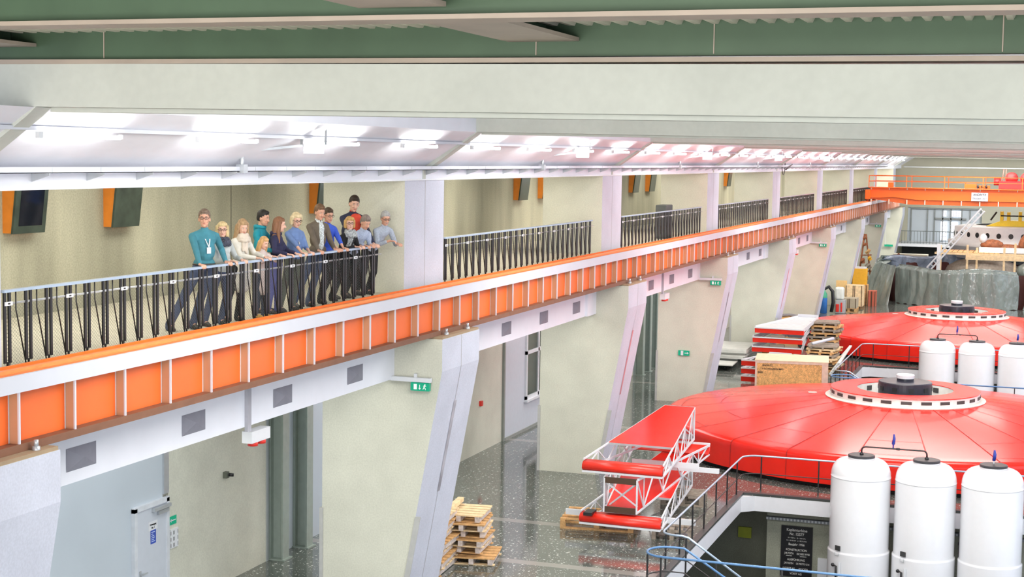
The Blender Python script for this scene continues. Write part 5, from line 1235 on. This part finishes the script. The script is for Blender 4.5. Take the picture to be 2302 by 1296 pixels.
    m = MB(); m.ell(hip - spine * .0, (.122 * s, .172 * s, .12 * s), 14, M=B)
    for hp_, kn, an in ((hipL, KL, AL), (hipR, KR, AR)):
        m.cap(hp_, kn, .100 * s, .072 * s, 12); m.cap(kn, an + U * .01, .072 * s, .060 * s, 12); m.cap(an + U * .03, an - U * .035 * s, .062 * s, .066 * s, 12)
    vox(m, 'trousers', tr, t, .014, 3)
    # ---- top
    k = cols.get('bulk', 1.0); m = MB()
    m.ell(chest_h - spine * .07 * s, (.128 * s * k, .178 * s * width * k, .165 * s), 16, M=B); m.ell((chest_h + hip) / 2 + front * .01, (.128 * s * k, .158 * s * width * k, .20 * s), 16, M=B)
    m.ell(hip + spine * .05 * s, (.130 * s * k, .170 * s * k, .11 * s), 16, M=B)
    if cols.get('belly'): m.ell((chest_h * .4 + hip * .6) + front * .05 * s, (.12 * s, .14 * s, .14 * s), 14, M=B)
    if female: 
        m.ell(chest_h - spine * .12 * s + front * .075 * s, (.065 * s, .13 * s, .065 * s), 12, M=B)
    for q_ in (shL, shR): m.cap(neck - U * .055 * s, q_, .060 * s, .056 * s, 12)
    m.ell(chest_h - spine * .03 * s, (.085 * s, .165 * s * width, .07 * s), 14, M=B)
    m.cap(neck - U * .055 * s, neck - U * .015 * s, .085 * s, .064 * s, 12)
    for sh, el, wr in ((shL, EL, WL), (shR, ER, WR)):
        m.cap(sh - U * .005, el, .062 * s, .050 * s, 12)
        e2 = el + (wr - el) * .90 * sleeve
        if sleeve > .2: m.cap(el, e2, .052 * s, .040 * s, 12)
    top = vox(m, 'top', tp, t, .012, 3)
    # ---- shoes
    for an in (AL, AR):
        m = MB(); m.cap(an - Fd * .03 * s - U * .045 * s, an + Fd * .10 * s - U * .045 * s, .042 * s, .046 * s, 10); m.cap(an + Fd * .10 * s - U * .045 * s, an + Fd * .17 * s - U * .055 * s, .045 * s, .032 * s, 10)
        sh_ = m.build('shoe', cols.get('shoes', shoe_m), t)
    if 'glasses' in extra:
        m = MB()
        for sg in (-1, 1):
            m.tube([h(.103, sg * .032 + .024 * math.cos(a * PI / 6), .008 + .016 * math.sin(a * PI / 6)) for a in range(12)], .0032 * hs, 5, closed=True)
            m.tube([h(.101, sg * .056, .012), h(.05, sg * .080, .012), h(-.01, sg * .083, .008)], .003 * hs, 5)
        m.tube([h(.105, -.009, .012), h(.105, .009, .012)], .003 * hs, 5); m.build('glasses', pm('spectacle', (.05, .025, .02), .3), t)
    if 'moustache' in extra: m = MB(); m.ell(h(.096, 0, -.052), (.010 * hs, .030 * hs, .008 * hs), 10, 0, HM); m.build('moustache', hc, t)
    if 'scarf' in extra:
        m = MB(); n0 = neck - U * .02
        for j, (rd, dz) in enumerate(((.085, .015), (.105, -.035), (.10, -.075))):
            m.tube([n0 + Fd * (rd * s * math.cos(a * PI / 8) * 1.1 + .03 + .015 * j) + Sd * (rd * s * math.sin(a * PI / 8)) + U * (dz + .012 * math.sin(a * 1.9 + j)) for a in range(16)], .034 * s, 8, closed=True)
        if cols.get('scarf_tail'): m.cap(n0 + front * .13 * s - spine * .08, n0 + front * .14 * s - spine * .30 * s, .045 * s, .03 * s, 8); m.cap(n0 + front * .12 * s - spine * .06 - Sd * .05, n0 + front * .13 * s - spine * .26 * s - Sd * .06, .035 * s, .03 * s, 8)
        vox(m, 'scarf', cols['scarf'], t, .010, 1)
    if 'open_front' in extra:      # inner shirt strip showing between the fronts of a cardigan or jacket
        m = MB(); c0 = chest_h - spine * .06 * s + front * .080 * s * k ** 2.5; c1 = (chest_h * .3 + hip * .7) + front * .078 * s * k ** 2.5
        m.ell(c0, (.088 * s * k, .062 * s * cols.get('open', 1), .13 * s), 12, 0, B); m.ell((c0 + c1) / 2, (.088 * s * k, .058 * s * cols.get('open', 1), .20 * s), 12, 0, B); m.ell(c1, (.085 * s * k, .055 * s, .12 * s), 12, 0, B)
        m.cap(neck - U * .06 * s, neck - U * .005 * s, .072 * s, .062 * s, 12)
        vox(m, 'inner_shirt', cols['inner'], t, .011, 2)
    if 'collar' in extra:
        m = MB()
        for sg in (-1, 1): m.add([neck + front * .05 * s + Sd * sg * .01 + U * .015, neck + front * .085 * s + Sd * sg * .012 - U * .05 * s, neck + front * .06 * s + Sd * sg * .07 * s - U * .05 * s, neck - front * .01 + Sd * sg * .066 * s + U * .015], [(0, 1, 2, 3)])
        m.build('collar', cols.get('inner', tp), t)
    if 'hood' in extra:
        m = MB(); m.tube([neck - front * .02 - Fd * (.085 * s * math.cos(a * PI / 8)) + Sd * (.10 * s * math.sin(a * PI / 8)) - U * (.02 - .01 * math.cos(a * PI / 8)) for a in range(16)], .036 * s, 8, closed=True); m.ell(neck - front * .09 * s - U * .06, (.05 * s, .09 * s, .08 * s), 10, 0, B)
        vox(m, 'hood', tp, t, .011, 2)
    if 'lanyard' in extra:
        m = MB(); bg = (chest_h * .5 + hip * .5) + front * (.158 * s + (.02 if cols.get('belly') else 0)) + spine * .06
        for sg in (-1, 1): m.bar(neck + Sd * sg * .06 * s - U * .01, chest_h + front * .137 * s + Sd * sg * .035 * s - spine * .08 * s, .016, .006); m.bar(chest_h + front * .137 * s + Sd * sg * .035 * s - spine * .08 * s, bg, .016, .006)
        m.build('lanyard', white_m, t)
        m = MB(); m.cbox(bg - spine * .05, (.006, .07, .10), M=B); m.build('badge', white_m, t)
    if 'pendant' in extra:
        m = MB(); bg = chest_h + front * .15 * s - spine * .20 * s
        for sg in (-1, 1): m.tube([neck + Sd * sg * .06 * s, bg], .003, 5)
        m.ell(bg, (.01, .02, .025), 8); m.build('pendant', galv, t)
    if 'belt' in extra:
        m = MB(); m.tube([hip + spine * .035 * s + front * (.134 * s * math.cos(a * PI / 10)) + Sd * (.172 * s * math.sin(a * PI / 10)) for a in range(20)], .018 * s, 6, closed=True); m.build('belt', shoe_m, t)
    if 'print' in extra:
        cc = chest_h - spine * .12 * s + front * .178 * s
        m = MB(); M2 = B
        for i, (dy, dz, a) in enumerate([(-.04, .03, .3), (.0, .0, -.3), (.04, -.03, .5), (-.03, -.05, .1), (.03, .04, -.2)]): m.cbox(cc + M2 @ V((0, dy, dz)), (.004, .05, .014), M=M2 @ Matrix.Rotation(a, 3, 'X'))
        m.build('shirt_print', white_m, t)
    if 'long_coat' in extra:
        m = MB(); m.cap(hip + spine * .05, hip - U * .30 * s + Fd * .02, .165 * s, .175 * s, 14); vox(m, 'coat_hem', tp, t, .014, 2)
    return t

RZ = 7.76
def hw_(y, dx=0, dz=0): return (-12.665 + dx, y, RZ + dz)
R_ = math.radians
jeans = cloth('jeans', (.055, .075, .14), scale=14); djeans = cloth('dark_jeans', (.035, .045, .07)); blackt = cloth('black', (.012, .012, .014))
person('man in a teal sweater with glasses and a white lanyard', (-12.90, 22.15, 8.46), R_(-35), R_(-62),
       [hw_(22.42), hw_(21.60)], dict(top=cloth('teal', (.045, .20, .26)), legs=jeans, belly=True, bulk=1.05), 1.03, ('short', (.16, .11, .08)), ('glasses', 'lanyard', 'belt'), width=1.08, feet=[(-13.05, 22.05), (-13.25, 21.65)])
person('woman with a blond bob, glasses and dark patterned scarf', (-12.92, 22.76, 8.25), R_(-30), R_(-58),
       [hw_(22.95), hw_(22.58)], dict(top=cloth('lightgrey', (.46, .50, .50)), legs=jeans, scarf=cloth('scarf_dark', (.05, .055, .08), var=.9, scale=45), shoes=shoe_m), .93, ('bob', (.55, .42, .22)), ('glasses', 'scarf'), female=True, sk=skin_p, feet=[(-13.0, 22.85), (-13.1, 22.5)])
person('young woman with long light brown hair in a white cardigan and cream scarf', (-12.92, 23.45, 8.27), R_(-20), R_(-38),
       [hw_(23.75), hw_(23.45)], dict(top=cloth('cream', (.66, .64, .58)), legs=blackt, scarf=cloth('scarf_cream', (.60, .52, .44)), scarf_tail=True), .93, ('long', (.36, .23, .12)), ('scarf', 'long_coat'), female=True, sk=skin_p, pitch=.30, feet=[(-13.05, 23.5), (-13.2, 23.3)])
person('black-haired boy in a turquoise hooded jacket standing behind the girls', (-13.30, 24.90, 8.37), R_(10), R_(-5),
       [(-12.95, 25.1, 7.8), (-13.0, 24.7, 7.8)], dict(top=cloth('turquoise', (.01, .25, .33)), legs=djeans), .98, ('short', (.012, .01, .01)), ('hood',), pitch=.15, feet=[(-13.3, 25.0), (-13.35, 24.75)], hipx=-13.35, fx=-13.3)
person('small girl with blond hair in a pale pink top', (-12.90, 24.17, 7.97), R_(-5), R_(-18),
       [hw_(24.35, 0, -.0), hw_(24.02, 0, .0)], dict(top=cloth('pinkcream', (.62, .52, .50)), legs=djeans, shoes=pm('boot_tan', (.55, .32, .08), .7)), .76, ('long', (.50, .29, .12)), ('long_coat',), female=True, sk=skin_p, pitch=.35, feet=[(-12.95, 24.25), (-13.0, 24.05)], hipx=-13.0, fx=-12.95)
person('girl with long brown hair in a navy hooded sweater and violet jeans', (-12.98, 24.90, 8.26), R_(12), R_(22),
       [hw_(24.90), hw_(24.60)], dict(top=cloth('navy', (.018, .018, .06)), legs=cloth('violet_jeans', (.10, .11, .32))), .92, ('long', (.20, .09, .045)), ('hood',), female=True, sk=skin_p, pitch=.1, feet=[(-13.05, 24.95), (-13.1, 24.7)])
person('woman with short pale blond hair and glasses in a blue blouse', (-12.95, 25.50, 8.32), R_(-25), R_(-38),
       [hw_(25.45), hw_(25.15)], dict(top=cloth('blueblouse', (.13, .21, .42)), legs=cloth('olive_grey', (.10, .11, .085)), bulk=1.08), .95, ('pixie', (.62, .50, .30)), ('glasses', 'pendant'), female=True, sk=skin_p, pitch=.25, sleeve=.35, feet=[(-13.0, 25.45), (-13.1, 25.15)])
person('man in a brown cardigan over a checked shirt leaning on the railing', (-12.92, 26.40, 8.44), R_(-28), R_(-35),
       [hw_(26.50), hw_(25.82)], dict(top=cloth('brownknit', (.125, .10, .075)), inner=cloth('check', (.55, .60, .62), var=.6, scale=60), legs=jeans, bulk=1.04), 1.02, ('short', (.15, .08, .04)), ('open_front', 'collar'), pitch=.25, feet=[(-13.1, 26.3), (-13.2, 25.9)])
person('young man with glasses in a bright blue sweater right of the cardigan man', (-13.02, 26.98, 8.36), R_(-25), R_(-35),
       [hw_(26.88), hw_(26.60)], dict(top=cloth('blue', (.04, .10, .55)), legs=blackt), .98, ('short', (.06, .035, .02)), ('glasses',), pitch=.2, sleeve=.6, feet=[(-13.15, 26.9), (-13.25, 26.6)])
person('tall young man in a dark navy jacket over a red T-shirt', (-13.35, 28.85, 8.53), R_(-30), R_(-52),
       [hw_(28.30), (-13.0, 28.0, 7.8)], dict(top=cloth('darknavy', (.022, .026, .06)), inner=cloth('redshirt', (.62, .06, .03)), legs=blackt, bulk=1.12, open=2.3), 1.12, ('short', (.03, .018, .012)), ('open_front', 'print'), pitch=.25, roll=-.1, width=1.1, sk=skin_p, feet=[(-13.35, 28.9), (-13.4, 28.5)], hipx=-13.45, fx=-13.4)
person('golden-haired woman with glasses and grey scarf in a black sweater leaning low', (-12.82, 27.50, 8.19), R_(-25), R_(-52),
       [hw_(27.62, .02), hw_(27.35, .03)], dict(top=cloth('blacksweater', (.01, .01, .012)), legs=blackt, scarf=cloth('scarf_grey', (.33, .35, .36), var=.8, scale=50), scarf_tail=True), .93, ('pixie', (.50, .30, .10)), ('glasses', 'scarf'), female=True, sk=skin_p, feet=[(-13.2, 27.5), (-13.3, 27.2)])
person('grey-haired man in a light blue shirt resting his forearms on the railing', (-12.80, 28.20, 8.19), R_(-20), R_(-30),
       [hw_(28.05, .05), hw_(27.75, .05)], dict(top=cloth('palestripe', (.36, .42, .56), var=.2, scale=60), legs=blackt), .98, ('short', (.20, .16, .14)), ('collar',), pitch=.5, feet=[(-13.25, 28.2), (-13.35, 27.9)])
person('grey-haired man with glasses and moustache, rightmost of the group', (-12.78, 29.13, 8.24), R_(-30), R_(-45),
       [(-12.52, 29.15, 7.74), (-12.60, 28.95, 7.80)], dict(top=cloth('palegrey', (.38, .43, .52), var=.2, scale=55), legs=blackt), 1.0, ('short', (.42, .42, .42)), ('glasses', 'moustache', 'collar'), pitch=.3, feet=[(-13.2, 29.2), (-13.3, 28.9)], sleeve=.75)

# ------------------------------------------------------------------ light
W = bpy.data.worlds.new('World'); bpy.context.scene.world = W; W.use_nodes = True
nt = W.node_tree; bg = nt.nodes['Background']
tcw = nt.nodes.new('ShaderNodeTexCoord'); sx = nt.nodes.new('ShaderNodeSeparateXYZ'); nt.links.new(tcw.outputs['Generated'], sx.inputs[0])
cr = nt.nodes.new('ShaderNodeValToRGB'); nt.links.new(sx.outputs['Z'], cr.inputs['Fac'])
cr.color_ramp.elements[0].color = (.42, .45, .52, 1); cr.color_ramp.elements[1].color = (.80, .88, 1.0, 1)
cr.color_ramp.elements[0].position = 0.0; cr.color_ramp.elements[1].position = .35
nt.links.new(cr.outputs[0], bg.inputs['Color']); bg.inputs['Strength'].default_value = 2.9
def area(name, loc, rot, sx_, sy_, power, col):
    l = bpy.data.lights.new(name, 'AREA'); l.shape = 'RECTANGLE'; l.size = sx_; l.size_y = sy_; l.energy = power; l.color = col
    o = bpy.data.objects.new(name, l); C.objects.link(o); o.location = loc; o.rotation_euler = rot; return o
for k in range(-1, 8):
    yc = P0 + BAY * (k - 1) + PW + 3.2
    if k >= 0:
        area('hall_fill_light', (-4.5, yc, 10.8), (0, 0, 0), 8, 3.5, 1000, (1.0, .97, .90))  # added fill light, kept out of view above the roof beams
    area('hall_fill_light', (-3.0, yc - 3.0, 10.42), (math.radians(52), 0, 0), 13, .6, 520, (1.0, .98, .93))  # added tilted fill, brightens surfaces that face the camera
    area('gallery_ceiling_light', (-14.9, yc + 3.0, 9.58), (0, 0, 0), 1.2, 11, 200, (1.0, .95, .82))
    area('bay_light', (-15.0, yc + 3.0, 6.15), (0, 0, 0), 2.0, 10, 260, (1.0, 1.0, .95))
area('hall_end_fill', (-4, -7, 5), (math.radians(90), 0, 0), 18, 8, 3300, (1.0, .95, .86))  # added fill behind the camera, standing in for unseen end windows
area('far_wall_fill', (-5, 128, 9.5), (math.radians(65), 0, 0), 14, 2, 900, (1.0, .97, .88))  # added fill to brighten the dark far end wall
area('pit_light', (-2, 38, -1.0), (0, 0, 0), 3, 3, 40, (1.0, .95, .85))

# ------------------------------------------------------------------ camera
def cam_axes(f, vp, s, cx=1151., cy=648.):
    dY = V((vp[0] - cx, vp[1] - cy, f)).normalized(); h = V((1, s, 0)); up = dY.cross(h).normalized()
    if up.y > 0: up = -up
    X = dY.cross(up).normalized()
    if X.x < 0: X = -X
    return Matrix((X, dY, up))
Rm = cam_axes(3500., (2365., 370.), .015)      # rows: world X, Y, Z in (right, down, forward)
cd = bpy.data.cameras.new('Camera'); cd.sensor_width = 36; cd.lens = 3500. / 2302 * 36; cd.clip_end = 400; cd.clip_start = .05
cam = bpy.data.objects.new('Camera', cd); C.objects.link(cam)
r = Rm.col[0]; dn_ = Rm.col[1]; fw = Rm.col[2]
M3 = Matrix((r, -dn_, -fw)).transposed(); cam.matrix_world = Matrix.Translation((0, 0, EYE)) @ M3.to_4x4()
sc = bpy.context.scene; sc.camera = cam
sc.view_settings.view_transform = 'Standard'; sc.view_settings.look = 'None'; sc.view_settings.exposure = 0.0
sc.cycles.max_bounces = 5; sc.cycles.diffuse_bounces = 3; sc.cycles.glossy_bounces = 2; sc.cycles.use_adaptive_sampling = True; sc.cycles.adaptive_threshold = .04; sc.cycles.adaptive_min_samples = 12; sc.cycles.transparent_max_bounces = 12; sc.cycles.use_denoising = True
sc.cycles.caustics_reflective = False; sc.cycles.caustics_refractive = False
sc.cycles.sample_clamp_indirect = 6
